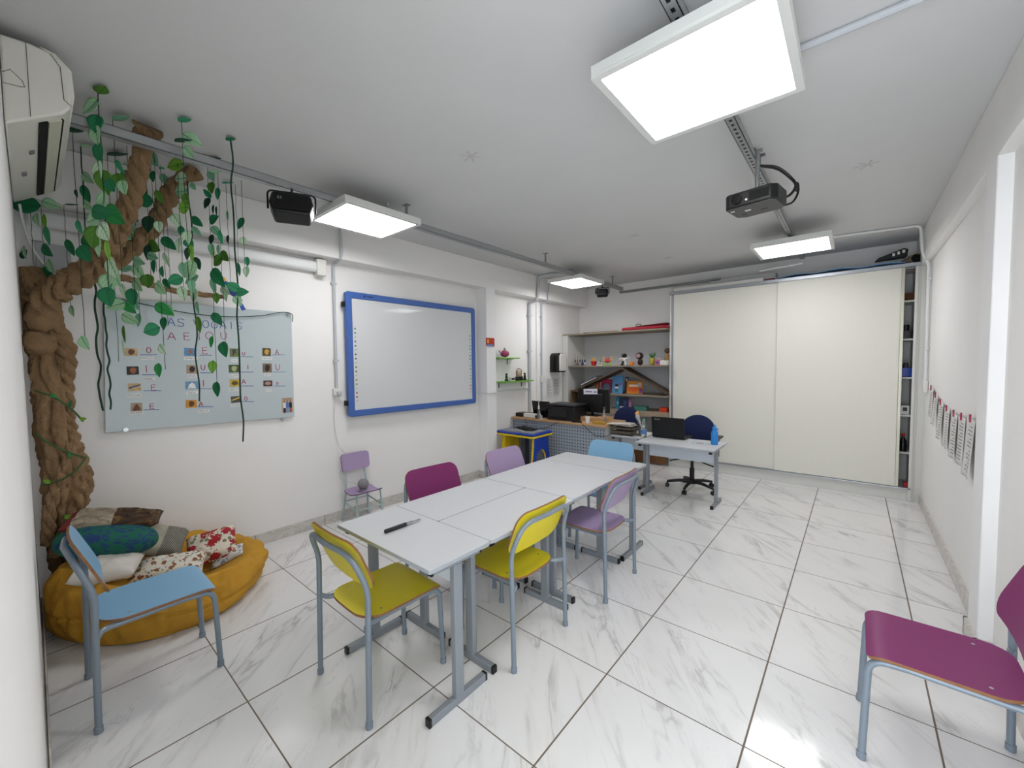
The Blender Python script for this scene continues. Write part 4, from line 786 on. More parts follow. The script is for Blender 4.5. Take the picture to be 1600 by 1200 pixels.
q = MB(); q.cbox((-2.3245, y0+.20, z1-.032), (.001, .02, .018)); q.cbox((-2.3245, y0+.26, z1-.032), (.001, .07, .009)); q.build('frame_mark', mat('dark_navy_print', '#16234a', .5), t)
for z in (z1-.13, z0+.14): q = MB(); q.cbox((-2.36, y0-.012, z), (.05, .02, .05)); q.cyl((-2.345, y0-.028, z), .012, .02, 12, axis='y'); q.build('wall_clamp', M_BLK, t)
for y in (y0+.3, y1-.3): q = MB(); q.box((-2.41, y-.03, z0+.3), (-2.37, y+.03, z0+.5)); q.build('wall_mount', M_BLK, t)

# ------------------------------------------------------------------ glass board
t = thing('glass_board', 'frosted pale glass board pinned to the left wall, covered with word cards', 'board')
XG = -2.385; q = MB(); cs = [at(u, v, 'x', XG) for u, v in ((162, 463), (455, 489), (460, 651), (165, 676))]
q.prism([(c.y, c.z) for c in cs][::-1], XG-.006, XG, 'x'); q.build('pane', mat('frosted_glass', '#bcc7ca', .12, coat=.5), t)
for u, v in ((174, 469), (449, 491), (441, 656), (196, 671)):
    p = at(u, v, 'x', XG); q = MB(); q.cyl((XG-.023, p.y, p.z), .009, .043, 14, axis='x'); q.cyl((XG+.004, p.y, p.z), .014, .014, 16, axis='x'); q.build('standoff_pin', M_CHROME, t)
STK = {'A': [[(0, 0), (.45, 1), (.55, 1), (1, 0)], [(.15, .38), (.9, .38)]], 'S': [[(.95, .85), (.5, 1), (.1, .8), (.3, .55), (.75, .45), (.9, .2), (.5, 0), (.05, .12)]],
       'V': [[(0, 1), (.5, 0), (1, 1)]], 'O': [[(.5+.45*math.cos(a*PI/6+1.2), .5+.5*math.sin(a*PI/6+1.2)) for a in range(13)]], 'G': [[(.9, .85), (.5, 1), (.08, .6), (.15, .15), (.55, 0), (.9, .2), (.9, .45), (.55, .45)]],
       'I': [[(.5, 1), (.5, 0)]], 'E': [[(.9, 1), (.1, .97), (.12, 0), (.95, .03)], [(.1, .52), (.8, .54)]], 'U': [[(.05, 1), (.1, .25), (.5, 0), (.88, .25), (.92, 1)]]}
def write(mb, txt, u, v, px, gap=1.35, wide=.8, r=.0024):
    # hand lettering on the glass; px = letter height in metres
    p = at(u, v, 'x', XG+.0012); y = p.y
    for ch in txt:
        if ch != ' ':
            for s in STK[ch]: mb.tube(spline([(XG+.0012, y+a*px*wide, p.z+b*px) for a, b in s], 3) if ch in 'SOGU' else [(XG+.0012, y+a*px*wide, p.z+b*px) for a, b in s], r, 5, flat=1)
        y += px*wide*gap if ch != ' ' else px*.7
RED = mat('red_marker_ink', '#b5406a', .5); BLU_I = mat('blue_marker_ink', '#4a63ad', .5)
q = MB(); write(q, 'AS VOGAIS', 262, 509, .058, 1.32, .74, .0026); q.build('handwriting', BLU_I, t)
for a_ in (('A', 262, 531, .055, .85), ('E', 287, 531, .055, .7), ('I', 306, 531, .055, .8), ('O', 321, 530, .058, .95), ('U', 345, 530, .055, .75)): q = MB(); write(q, *a_[:4], wide=a_[4]); q.build('handwritten_letter', RED, t)
CARDS = [  # word, letter, picture centre, picture half size px, colours, letter pixel, letter height, label centre, line
 ('ÓCULOS', 'O', (205, 550), (10, 6), ('#c9a77c', '#6b4a33'), (229, 551), .038, (231, 560), (219, 245, 554)),
 ('ÍNDIO', 'I', (207.5, 579), (9.5, 6.5), ('#2e2a26', '#9a5a3c'), (224, 582), .05, (233, 592), (222, 245, 585.5)),
 ('ESCOVA', 'E', (210.5, 605), (10, 6), ('#c2a67a', '#39507c'), (236, 610), .042, (210, 618), (224, 252, 610.5)),
 ('ESCADA', 'E', (213.5, 636), (9, 6.5), ('#a39379', '#6d3f2c'), (234, 639), .038, (213, 645), (226, 249, 640)),
 ('ESTRELA', 'E', (297.5, 550), (9.5, 6), ('#5f93bb', '#9a6b52'), (316, 553), .052, (298, 560), (312, 331, 555)),
 ('URUBU', 'U', (300, 577), (8.5, 6.5), ('#a99178', '#2d2326'), (314, 578), .04, (300, 587.5), (313, 331, 582.5)),
 ('IGREJA', 'I', (300, 602), (10, 6), ('#6a94b8', '#e2e2dd'), (314, 604), .05, (300, 614), (312, 331, 607.5)),
 ('ABELHA', 'A', (299, 631), (8.5, 6), ('#c78a28', '#5b3a1c'), (311, 635), .035, (318, 642), (309, 333, 635.5)),
 ('UVA', 'U', (366, 551), (7, 6.5), ('#6f7a3e', '#463a5c'), (379, 555), .026, (366, 563.5), (376, 395, 557.5)),
 ('IGUANA', 'I', (365.5, 576), (8, 6), ('#4b5a35', '#a9b07f'), (385, 577), .035, (366, 587.5), (376, 396, 581)),
 ('ABACATE', 'A', (367, 598.5), (7.5, 5.5), ('#c2a53a', '#5e4a1e'), (378, 600), .038, (367, 609), (377, 396, 603)),
 ('ÔNIBUS', 'O', (369, 624), (8, 5), ('#4c4d47', '#d2b546'), (382, 626), .032, (369, 633), (378, 397, 627.5)),
 ('ABACAXI', 'A', (416.5, 550), (6.5, 6), ('#5a4a22', '#c79a47'), (430, 554), .042, (417, 560), (425, 445, 554.5)),
 ('URSO', 'U', (417.5, 575), (7, 7), ('#7a6553', '#2c211c'), (431, 578), .048, (418, 585.5), (427, 446, 581)),
 ('OLHO', 'O', (418.5, 599), (7, 4.5), ('#5a3a35', '#a88a83'), (432, 601), .022, (420, 609.5), (428, 446, 603)),
]
for k, (word, L, (cu, cv), (hw, hh), (c1, c2), (lu, lv), lh, (bu, bv), (x0_, x1_, lz)) in enumerate(CARDS):
    q = MB(); write(q, L, lu, lv, lh, wide=.7, r=.0026); q.build('handwritten_letter', RED, t)
for C in CARDS:
    q = MB()
    x0_, x1_, lz = C[8]; a = at(x0_, lz, 'x', XG+.001); b = at(x1_, lz, 'x', XG+.001); q.tube([a, b], .0022, 5); q.build('answer_line', BLU_I, t)
SHP = {'UVA': 'dots', 'OLHO': 'eye', 'ABACATE': 'eye', 'ESCOVA': 'bar', 'ÔNIBUS': 'bar', 'IGREJA': 'house', 'ESCADA': 'house', 'ESTRELA': 'star'}
desc = {'ÓCULOS': 'tan card with a pair of spectacles', 'ÍNDIO': 'dark card with a face wearing feathers', 'ESCOVA': 'beige card with a long blue brush', 'ESCADA': 'card with a brown staircase', 'ESTRELA': 'blue card with a starfish', 'URUBU': 'tan card with a dark vulture',
        'IGREJA': 'card with a white church under blue sky', 'ABELHA': 'amber card with bees', 'UVA': 'green card with purple grapes', 'IGUANA': 'green card with an iguana', 'ABACATE': 'card with a halved avocado', 'ÔNIBUS': 'card with a dark and yellow stripe picture',
        'ABACAXI': 'brown card with a golden pineapple', 'URSO': 'card with a dark bear', 'OLHO': 'card with a close-up eye'}
for k, (word, L, (cu, cv), (hw, hh), (c1, c2), (lu, lv), lh, (bu, bv), ln) in enumerate(CARDS):
    p = at(cu, cv, 'x', XG+.001); a = at(cu-hw, cv, 'x', XG); b = at(cu+hw, cv, 'x', XG); w_ = b.y-a.y; h_ = (at(cu, cv-hh, 'x', XG)-at(cu, cv+hh, 'x', XG)).z
    tt = thing('picture_card', desc[word]+' on the glass board', 'picture card', (XG+.001, p.y, p.z), 0, 'picture cards on the glass board'); tt.rotation_euler = (R.uniform(-.05, .05), 0, 0)
    q = MB(); q.box((0, -w_/2, -h_/2), (.0012, w_/2, h_/2)); q.build('print', mat('picture_'+word, c1, .5, var=.45, vscale=45), tt)
    q = MB(); s = SHP.get(word, 'blob')
    if s == 'dots':
        for j in range(7): q.ell((.0014, (-.3+.3*(j % 3))*w_*.4+(.0 if j < 6 else 0), h_*(.25-.22*(j//3))), (.0008, w_*.1, h_*.13), 8, 6)
    elif s == 'eye': q.ell((.0014, 0, 0), (.0008, w_*.34, h_*.3), 16, 6)
    elif s == 'bar': q.prism([(-w_*.45, -h_*.2), (w_*.45, h_*.2), (w_*.45, h_*.38), (-w_*.45, 0)], .0012, .0018, 'x')
    elif s == 'house': q.prism([(-w_*.35, -h_*.42), (w_*.35, -h_*.42), (w_*.22, h_*.1), (0, h_*.4), (-w_*.22, h_*.1)], .0012, .0018, 'x')
    elif s == 'star': q.prism([((w_*.4 if j % 2 == 0 else w_*.13)*math.sin(j*PI/5), (w_*.4 if j % 2 == 0 else w_*.13)*math.cos(j*PI/5)) for j in range(10)], .0012, .0018, 'x')
    else: q.ell((.0014, .0, -.0), (.0008, w_*.25, h_*.38), 12, 6); q.ell((.0014, w_*.15, h_*.12), (.0009, w_*.16, h_*.16), 10, 6)
    q.build('picture', mat('subject_'+word, c2, .5, var=.3, vscale=60), tt)
    if word in ('IGUANA',): pass
    p = at(bu, bv, 'x', XG+.001); n = len(word); w2 = .016*n*.62+.012
    tt = thing('word_strip', 'white paper strip printed %s under its picture card' % word, 'label', (XG+.001, p.y, p.z), 0, 'word strips on the glass board'); tt.rotation_euler = (R.uniform(-.04, .06), 0, 0)
    q = MB(); q.box((0, -w2/2, -.011), (.001, w2/2, .011)); q.build('strip', mat('strip_paper', '#e6e6e4', .6), tt)
    q = MB(); text_mb(q, word, .017, (.0014, 0, 0), (0, 1, 0), (0, 0, 1)); q.build('printed_word', mat('black_ink', '#202022', .6), tt)
p = at(449, 633, 'x', XG+.001)
tt = thing('photo_print', 'photo print of three standing people at the lower right of the glass board', 'photo', (XG+.001, p.y, p.z)); q = MB(); q.box((0, -.045, -.068), (.0015, .045, .066)); q.build('print', mat('photo_backdrop', '#b99f8c', .4, var=.3, vscale=30), tt)
for j, (y, cc, c3) in enumerate(((-.025, '#d9d9d6', '#25252a'), (.0, '#4b78b5', '#6f93c0'), (.026, '#1c1d22', '#9a5f4c'))):
    q = MB(); q.prism(rrect(.024, .05, .008, 3, y, .0), .0015, .0022, 'x'); q.build('figure_top', mat('pic_'+cc[1:], cc, .5), tt); q = MB(); q.prism(rrect(.02, .045, .004, 3, y, -.043), .0015, .0021, 'x'); q.build('figure_legs', mat('pic_'+c3[1:], c3, .5), tt)
    q = MB(); q.ell((.0018, y, .034), (.0008, .008, .010), 10, 6); q.build('figure_head', mat('pic_skin', '#8f6a55', .5), tt)
q = MB(); text_mb(q, 'Momentos', .016, (.0019, -.0, .056), (0, 1, 0), (0, 0, 1)); q.build('caption', mat('black_ink', '#202022', .6), tt)
q = MB(); q.tube(spline([at(u, v, 'x', XG+.02) for u, v in ((152, 462), (175, 464), (200, 470), (232, 477), (265, 484), (300, 490), (340, 494), (375, 495), (410, 493), (440, 488), (456, 491), (457, 503))], 5), .0035, 6); M_CORD = mat('dark_green_twine', '#1d3a2c', .85)
tag(q.build('twine', M_CORD), 'dark green twine sagging across the top of the glass board', 'cord')
# ------------------------------------------------------------------ left wall shelves
M_GRN = mat('lime_green_paint', '#6fae3a', .4)
def gshelf(y0, y1, z, label):
    t = thing('green_shelf', label, 'shelf', (-2.41, 0, z)); q = MB(); q.box((0, y0, 0), (.15, y1, .018)); q.build('board', M_GRN, t, bevel=.002)
    for y in (y0+.08, y1-.12): q = MB(); q.box((0, y-.006, -.08), (.006, y+.006, 0)); q.box((0, y-.006, -.006), (.12, y+.006, 0)); q.build('bracket', M_BLK, t)
gshelf(2.96, 3.47, 1.625, 'upper lime green wall shelf beside the pillar'); gshelf(3.08, 3.80, 1.285, 'lower lime green wall shelf beside the conduit')
t = thing('paint_tube', 'pale blue bottle with black cap on the upper green shelf', 'bottle', (-2.33, 3.0, 1.643)); q = MB(); q.cyl((0, 0, 0), .022, .09, 14); q.build('body', mat('pale_blue_plastic', '#a9bccb', .4), t); q = MB(); q.cyl((0, 0, .09), .015, .03, 12); q.build('cap', M_BLK, t)
t = thing('piggy_toy', 'dark pink teapot shaped toy on the upper green shelf', 'toy', (-2.32, 3.20, 1.643)); M_PK = mat('dusty_magenta', '#a0416a', .4); q = MB(); q.ell((0, 0, .055), (.05, .08, .05), 18, 10); q.build('body', M_PK, t); q = MB(); q.cyl((0, 0, .10), .02, .02, 12); q.ell((0, 0, .13), (.012, .012, .012), 8, 6); q.tube(spline([(0, -.07, .06), (0, -.11, .08), (0, -.12, .10)], 4), .010, 8); q.build('lid_and_spout', mat('pale_rose', '#b9929e', .4), t)
for k, (y, nm, lb, cc) in enumerate(((3.22, 'figurine', 'small dark figurine at the left of the lower green shelf', '#2e3a2b'), (3.64, 'figurine', 'small black figurine at the right of the lower green shelf', '#151515'))):
    t = thing(nm, lb, 'figurine', (-2.31, y, 1.303)); q = MB(); q.lathe([(.028, 0), (.03, .01), (.018, .04), (.02, .07), (.008, .085)], n=14); q.build('body', mat('fig_'+cc[1:], cc, .5), t); q = MB(); q.ell((0, 0, .098), (.018, .018, .018), 10, 8); q.build('head', mat('fig_'+cc[1:], cc, .5), t)
t = thing('desk_clock', 'small white digital clock on the lower green shelf', 'clock', (-2.30, 3.33, 1.303)); q = MB(); q.cbox((0, 0, .03), (.04, .10, .058)); q.build('case', M_WHT, t, bevel=.005); q = MB(); q.cbox((.0, -.0, .03), (.044, .07, .026)); q.build('display', M_BLK, t)
t = thing('toy_lantern', 'black and tan lantern shaped toy on the lower green shelf', 'toy', (-2.31, 3.50, 1.303)); q = MB(); q.prism(rrect(.07, .13, .02, 4, 0, 0), 0, .06); q.build('base', M_BLK, t, bevel=.006); q = MB(); q.ell((0, 0, .105), (.035, .045, .055), 16, 10); q.build('globe', mat('beige_resin', '#b9a58a', .4), t)
q = MB(); q.tube(spline([(0, -.055, .06), (0, -.06, .15), (0, 0, .175), (0, .06, .15), (0, .055, .06)], 5), .006, 6); q.build('handle', mat('copper_brown', '#7a5436', .4), t)
t = thing('small_painting', 'small red and blue abstract canvas on the wall pillar', 'painting', (-2.235, 2.80, 1.845)); q = MB(); q.box((0, -.075, -.055), (.015, .075, .055)); q.build('canvas', mat('red_paint', '#b5331f', .6, var=.5, vscale=30), t); q = MB(); q.box((.015, -.075, -.055), (.016, .05, -.03)); q.build('blue_strip', mat('blue_paint', '#5a83b5', .6), t); q = MB(); q.ell((.0155, -.05, .01), (.001, .02, .03), 10, 6); q.build('yellow_patch', mat('yellow_paint', '#d9a63a', .6), t)
q = MB(); q.M = Matrix.Translation((-2.38, 2.99, 1.79)); q.ell((0, 0, 0), (.02, .035, .02), 12, 8); q.tube([(0, .02, 0), (.02, .06, .035)], [.012, .003], 8); tag(q.build('dark_hook', M_BLK), 'small black hook shape on the wall right of the painting', 'hook')
t = thing('towel_dispenser', 'black and white paper towel dispenser on the left wall', 'dispenser', (-2.405, 4.55, 1.555)); q = MB(); q.prism([(-.115, -.15), (.115, -.15), (.115, .12), (.07, .17), (-.07, .17), (-.115, .12)], 0, .17, 'x'); q.build('body', M_BLKG, t, bevel=.012)
q = MB(); q.prism([(-.09, -.13), (.105, -.13), (.105, .11), (.065, .16), (-.05, .16), (-.09, .12)], .165, .195, 'x'); q.build('front_cover', M_WHT, t, bevel=.012)
for k, (y, lb) in enumerate(((4.40, 'left'), (4.62, 'right'))):
    t = thing('notice_sheet', 'printed notice below the towel dispenser, the %s one' % lb, 'paper', (-2.398, y, 1.155), 0, 'notices on the left wall'); q = MB(); q.box((0, -.09, -.15), (.0015, .09, .15)); q.build('sheet', mat('notice_paper', '#dcdcda', .6), t)
    q = MB()
    for j in range(14): q.box((.0015, -.07, .12-j*.018), (.002, .07-.03*((j*7) % 3), .125-j*.018))
    q.build('printed_text', mat('grey_ink', '#6b6b6e', .6), t)

# ------------------------------------------------------------------ papers pegged on the right wall
CL = [(1457, 607), (1464, 618), (1472, 629), (1481.5, 639), (1493, 647), (1505, 652), (1519.5, 655)]
nm7 = ['farthest', 'second farthest', 'third farthest', 'middle', 'third nearest', 'second nearest', 'nearest']
hang = []
for k, (u, v) in enumerate(CL):
    p = at(u, v, 'x', XR-.012); hang.append(Vector((XR-.012, p.y, p.z)))
    t = thing('paper_sheet', 'curling printed sheet pegged on the right wall, the %s one' % nm7[k], 'paper', (XR-.012, p.y, p.z), 0, 'sheets pegged on the right wall')
    H = (.26, .26, .30, .30, .32, .31, .36)[k]; W_ = .23; ph = k*1.3
    def sf(u_, v_): return (-.006-.010*v_*abs(math.sin(u_*3+ph))-.005*v_*v_*(1+math.sin(ph)), (u_-.5)*W_*(1-.15*v_), .0-v_*H)
    q = MB(); q.grid(sf, 8, 12); s = q.build('sheet', mat('thin_paper', '#dcdad6', .7), t, solid=.0006)
    q = MB()
    for j in range(12):
        v_ = .12+j*.068; pts = [sf(.15+.07*i, v_) for i in range(9 if j % 3 else 6)]
        q.add([(a[0]-.0012, a[1], a[2]) for a in pts]+[(a[0]-.0012, a[1], a[2]-.006) for a in pts], [(i, i+1, len(pts)+i+1, len(pts)+i) for i in range(len(pts)-1)])
    q.build('printed_text', mat('grey_ink', '#6b6b6e', .6), t)
    t = thing('clothespin', 'small red clothespin holding the %s sheet' % nm7[k], 'clothespin', (XR-.022, p.y, p.z+.005), 0, 'red clothespins on the right wall'); M_PIN = mat('red_pin', '#b03058', .5)
    for s_ in (-1, 1): q = MB(); q.M = Matrix.Rotation(s_*.28, 4, 'X'); q.cbox((0, 0, .0), (.008, .007, .05)); q.build('jaw', M_PIN, t)
    q = MB(); q.cyl((-.006, 0, -.004), .004, .012, 8, axis='x'); q.build('spring', M_CHROME, t)
q = MB(); q.tube(spline([Vector((XR-.004, 4.5, 1.30))]+[h+Vector((.007, 0, .006)) for h in hang]+[Vector((XR-.004, 2.44, 1.2))], 5), .0015, 5); tag(q.build('hanging_string', M_PVCW), 'thin white string holding the papers on the right wall', 'string')

# ------------------------------------------------------------------ beanbag and cushions
def fbm(p, o=4): return sum(noise.noise(Vector(p)*(2**k))/(2**k) for k in range(o))
M_BEAN = mat('mustard_canvas', '#c2902c', .85, bump=.35, bscale=60, var=.10, vscale=6)
FL = [at(u, v, 'z', 0) for u, v in ((180, 1018), (240, 1005), (300, 985), (370, 945), (405, 905))]
bc = Vector((-1.93, -.70))
ctrl = []   # outline radius by angle, from footprint points
outl = [(-1.99, -1.195), (-1.72, -1.07), (-1.54, -.94), (-1.44, -.76), (-1.41, -.60), (-1.44, -.47), (-1.53, -.33), (-1.70, -.17), (-1.88, -.10), (-2.08, -.10), (-2.25, -.17), (-2.36, -.28), (-2.385, -.6), (-2.385, -.80), (-2.14, -.93), (-2.05, -1.02), (-2.05, -1.19)]
pol = sorted([(math.atan2(y-bc.y, x-bc.x), math.hypot(x-bc.x, y-bc.y)) for x, y in outl])
def rad(a):
    n = len(pol)
    for i in range(n):
        a0, r0 = pol[i]; a1, r1 = pol[(i+1) % n]
        if i == n-1: a1 += 2*PI
        for s in (0, 2*PI):
            if a0 <= a+s <= a1: t = (a+s-a0)/(a1-a0); return r0+(r1-r0)*t
    return pol[0][1]
def bean(u, v):
    a = u*2*PI-PI; r0 = sum(rad((a+d+PI) % (2*PI)-PI) for d in (-.16, -.08, 0, .08, .16))/5
    # v 0 = floor centre -> side -> top centre
    base_h = .33+.11*max(0, math.cos(a+2.2))
    base_h -= .10*max(0, math.cos(a-1.35))
    if v < .12: k = v/.12; r = r0*.86*k; z = 0.0
    elif v < .62: k = (v-.12)/.5; th = -PI/2+k*PI; r = r0*(.86+.15*math.cos(th)); z = base_h*(.5+.5*math.sin(th))
    else: k = (v-.62)/.38; r = r0*.86*(1-k); z = base_h-.12*math.sin(min(1, k*1.3)*PI/2)**1.2
    p = Vector((bc.x+r*math.cos(a), bc.y+r*math.sin(a), z))
    amp = .0 if v < .12 else min(1, (v-.12)/.1)
    w_ = fbm((math.cos(a)*2.2, math.sin(a)*2.2, v*3.5+3))*.055 + abs(fbm((math.cos(a)*4, math.sin(a)*4, v*2.2), 3))*-.055
    crease = -.014*math.exp(-((v-.36+.02*math.sin(3*a))/.008)**2)
    d = Vector((math.cos(a), math.sin(a), .6)).normalized()
    p += d*(w_*.8+crease)*amp
    p.z = max(p.z, 0.001); p.x = max(p.x, XL+.02); p.y = max(p.y, YF+.016)
    return p
q = MB(); q.grid(bean, 200, 110); tag(q.build('beanbag', M_BEAN, angle=180), 'huge mustard yellow beanbag slumped in the left corner', 'beanbag')
def floral(name, bg, c1, c2, scale, th=.30, rough=.85):
    g = NT(name, rough); o = g.tc.outputs['Object']; d = g.vm('SCALE', g.noise(o, 30., 2.)[1], sc=.012); v = g.vm('ADD', o, d)
    w_ = g.n('TexVoronoi'); g.put(w_.inputs['Vector'], v); w_.inputs['Scale'].default_value = scale
    m1 = g.math('LESS_THAN', g.math('ADD', w_.outputs['Distance'], g.math('MULTIPLY', g.math('SUBTRACT', g.noise(o, 75., 2.)[0], .5), .9)), th); w2 = g.n('TexVoronoi'); g.put(w2.inputs['Vector'], g.vm('ADD', v, (3.1, 1.7, .4))); w2.inputs['Scale'].default_value = scale*1.7
    m2 = g.math('LESS_THAN', w2.outputs['Distance'], th*.72); g.col(g.mix(m1, g.mix(m2, bg, c2), c1)); return g.m
def palm():
    g = NT('teal_palm_print', .8); o = g.tc.outputs['Object']; v = g.vm('ADD', o, g.vm('SCALE', g.noise(o, 6., 2.)[1], sc=.22))
    w_ = g.n('TexVoronoi'); g.put(w_.inputs['Vector'], g.vm('MULTIPLY', v, (15., 42., 42.))); w_.inputs['Scale'].default_value = 1.
    m1 = g.math('LESS_THAN', w_.outputs['Distance'], .42); n, _ = g.noise(o, 7., 2.); g.col(g.mix(m1, g.mix(n, '#0d5550', '#0c6146'), '#163a6b')); return g.m
def bark():
    g = NT('brown_feather_print', .85); o = g.tc.outputs['Object']; n, _ = g.noise(g.vm('MULTIPLY', o, (1., 1., 3.)), 9., 5., .6, 2.); s = g.sep(o); m_ = g.math('GREATER_THAN', s[0], .0)
    a = g.ramp(n, [(.35, '#6c5f50'), (.55, '#a69a85'), (.7, '#8d8068')]); b = g.ramp(n, [(.35, '#2a1c12'), (.55, '#4d3620'), (.72, '#8d6a30')]); g.col(g.mix(g.math('LESS_THAN', s[0], -.175), g.mix(m_, a, b), '#6f2522')); return g.m
def herring():
    g = NT('grey_woven_patchwork', .85); o = g.tc.outputs['Object']; w_ = g.n('TexWave'); w_.bands_direction = 'DIAGONAL'; g.put(w_.inputs['Vector'], o); w_.inputs['Scale'].default_value = 42; w_.inputs['Distortion'].default_value = 1.5
    s = g.sep(o); m_ = g.math('GREATER_THAN', s[0], -.02); g.col(g.mix(m_, '#a5a290', g.mix(w_.outputs['Fac'], '#3f3d38', '#9b978a'))); return g.m
def cushion(name, label, c, size, rot, m, lump=.012, pinch=.16, seed=0):
    c = Vector(c); hx, hy, hz = [s/2 for s in size]; mb = MB(); n = 26
    def f(sgn):
        def g(u, v):
            a, b = 2*u-1, 2*v-1; e = (1-a**4)*(1-b**4); ex = 1-pinch*(b*b)*(1-.4*abs(a)); ey = 1-pinch*(a*a)*(1-.4*abs(b))
            x = a*hx*(1-pinch*.5*(1-b*b)*abs(a)**3*.6); y = b*hy*(1-pinch*.5*(1-a*a)*abs(b)**3*.6)
            z = sgn*hz*max(0, e)**.55+fbm((a*2+seed, b*2, seed*1.7), 3)*lump*(.3+e)
            return (x, y, z)
        return g
    mb.grid(f(1), n, n); mb.grid(f(-1), n, n)
    o = mb.build(name, m, angle=70); o.location = c; o.rotation_euler = rot; return tag(o, label, 'cushion')
def pc(u, v, x): return at(u, v, 'x', x)
# bolster: long rounded cushion
mb = MB()
def bol(p): 
    k = abs(p.x)/.235; return Vector((p.x, p.y*(1+.25*(1-k*k)), p.z*(1+.2*(1-k*k))))
mb.ell((0, 0, 0), (.235, .105, .088), 40, 26, fn=lambda p: Vector((math.copysign(min(.235, abs(p.x)**.62*.235**.38), p.x), p.y*1.05+fbm((p.x*6, p.y*6, p.z*6), 2)*.012, p.z*1.05)))
o = mb.build('bolster_cushion', palm(), angle=180); o.location = pc(169, 845, -1.88)+Vector((0, 0, .0)); o.rotation_euler = (0, .17, 1.22); tag(o, 'plump teal cushion with dark blue palm leaf print', 'cushion')
cushion('feather_cushion', 'brown and grey feather print cushion topping the pile', pc(180, 812, -1.98), (.44, .22, .105), (.1, .16, 1.30), bark(), pinch=.08, lump=.02, seed=2)
cushion('patchwork_cushion', 'grey woven patchwork cushion leaning between the teal and red ones', pc(258, 846, -2.02), (.22, .24, .13), (.5, .45, 1.35), herring(), seed=4)
cushion('red_floral_cushion', 'white cushion with red poinsettia flowers', pc(331, 853, -1.98), (.30, .26, .12), (.55, -.15, 1.25), floral('red_poinsettia_print', '#d9cfbd', '#a3222a', '#7d8061', 15, .46), seed=6)
cushion('printed_cushion', 'white cushion with small brown leaf print below the pile', pc(266, 886, -1.78), (.36, .20, .12), (.25, .05, 1.2), floral('small_leaf_print', '#dcd6c8', '#8a5a35', '#6f7a78', 26, .36), seed=8)
cushion('white_cushion', 'plain white cushion under the teal cushion', pc(168, 888, -1.75), (.28, .20, .11), (.15, .05, 1.2), mat('off_white_cotton', '#d5cfc6', .85), pinch=.05, seed=9)
cushion('thin_cushion', 'thin pale cushion edge under the red floral cushion', pc(356, 868, -1.88), (.20, .12, .045), (.3, -.35, 1.2), floral('pale_blue_print', '#d0cdc8', '#7b8a9c', '#9a9a94', 24, .3), seed=11)

# ------------------------------------------------------------------ paper tree
def kraft():
    g = NT('crumpled_kraft_paper', .8); o = g.tc.outputs['Object']; n, _ = g.noise(o, 9., 6., .6, 1.); n2, _ = g.noise(o, 40., 5., .65, .6)
    g.col(g.mix(n, '#7c6045', '#a3835c')); h = g.math('ADD', g.math('MULTIPLY', n, .7), g.math('MULTIPLY', n2, .4)); g.bump(h, 1., .035); return g.m
M_KRAFT = kraft()
tree = thing('paper_tree', 'tree of twisted brown kraft paper climbing the left corner to the ceiling', 'paper tree')
def strand(name, pts, rr, twist, folds=7, depth=.22, n=8, par=tree, seed=0, nr=90, nz=.13, cw=.07):
    P = spline(pts, n*3); L = len(P); Rr = []
    for i in range(L):
        t = i/(L-1)*(len(rr)-1); k = min(int(t), len(rr)-2); Rr.append(rr[k]+(rr[k+1]-rr[k])*(t-k))
    mb = MB(); t0 = (P[1]-P[0]).normalized(); up = Vector((0, 1, 0)) if abs(t0.y) < .9 else Vector((1, 0, 0)); a = t0.cross(up).normalized(); vs_ = []; s_ = 0
    for i in range(L):
        if i: s_ += (P[i]-P[i-1]).length
        t = (P[min(i+1, L-1)]-P[max(i-1, 0)]).normalized(); a = (a-t*a.dot(t)).normalized(); b = t.cross(a)
        for k in range(nr):
            th = 2*PI*k/nr; ph = th*folds/2+s_*twist+1.4*noise.noise(Vector((math.cos(th), math.sin(th), s_*4+seed)))
            rid = abs(math.sin(ph))**.6; ph2 = ph*2.3+2*noise.noise(Vector((math.cos(th)*2, math.sin(th)*2, s_*9+seed+7)))
            cr = 1-abs(noise.noise(Vector((math.cos(th)*2.2+seed, math.sin(th)*2.2, s_*13))))*2.2; cr = max(0, cr)**4
            r = Rr[i]*(.94-depth*(1-rid)-.10*(1-abs(math.sin(ph2))**.6)-cw*cr+nz*fbm((math.cos(th)*1.6+seed, math.sin(th)*1.6, s_*7), 4))
            vs_.append(P[i]+(a*math.cos(th)+b*math.sin(th))*r)
    for p in vs_:
        p.x = max(p.x, XL+.004); p.y = max(p.y, YF+.004)
        if p.z > 2.885: p.z = 2.885
    fs = [(i*nr+k, i*nr+(k+1) % nr, (i+1)*nr+(k+1) % nr, (i+1)*nr+k) for i in range(L-1) for k in range(nr)]+[tuple(range(nr))[::-1], tuple(range((L-1)*nr, L*nr))]
    mb.add(vs_, fs); return mb.build(name, M_KRAFT, par, angle=60)
strand('trunk', [(-2.25, -1.08, 0), (-2.24, -1.07, .28), (-2.24, -1.09, .55), (-2.22, -1.075, .85), (-2.23, -1.10, 1.15), (-2.24, -1.10, 1.45), (-2.25, -1.12, 1.75), (-2.25, -1.13, 1.98), (-2.26, -1.16, 2.15)], [.10, .10, .105, .11, .095, .10, .095, .085, .05], 3., 6, .34, seed=1, nz=.17, cw=.10)
strand('twisted_strand', [(-2.14, -1.14, .42), (-2.16, -1.06, .62), (-2.18, -1.0, .82), (-2.22, -1.02, 1.05), (-2.20, -1.05, 1.25), (-2.20, -1.04, 1.45), (-2.20, -1.04, 1.68), (-2.22, -1.11, 1.90)], [.04, .045, .06, .04, .045, .04, .06, .045], 40., 3, .44, seed=5)
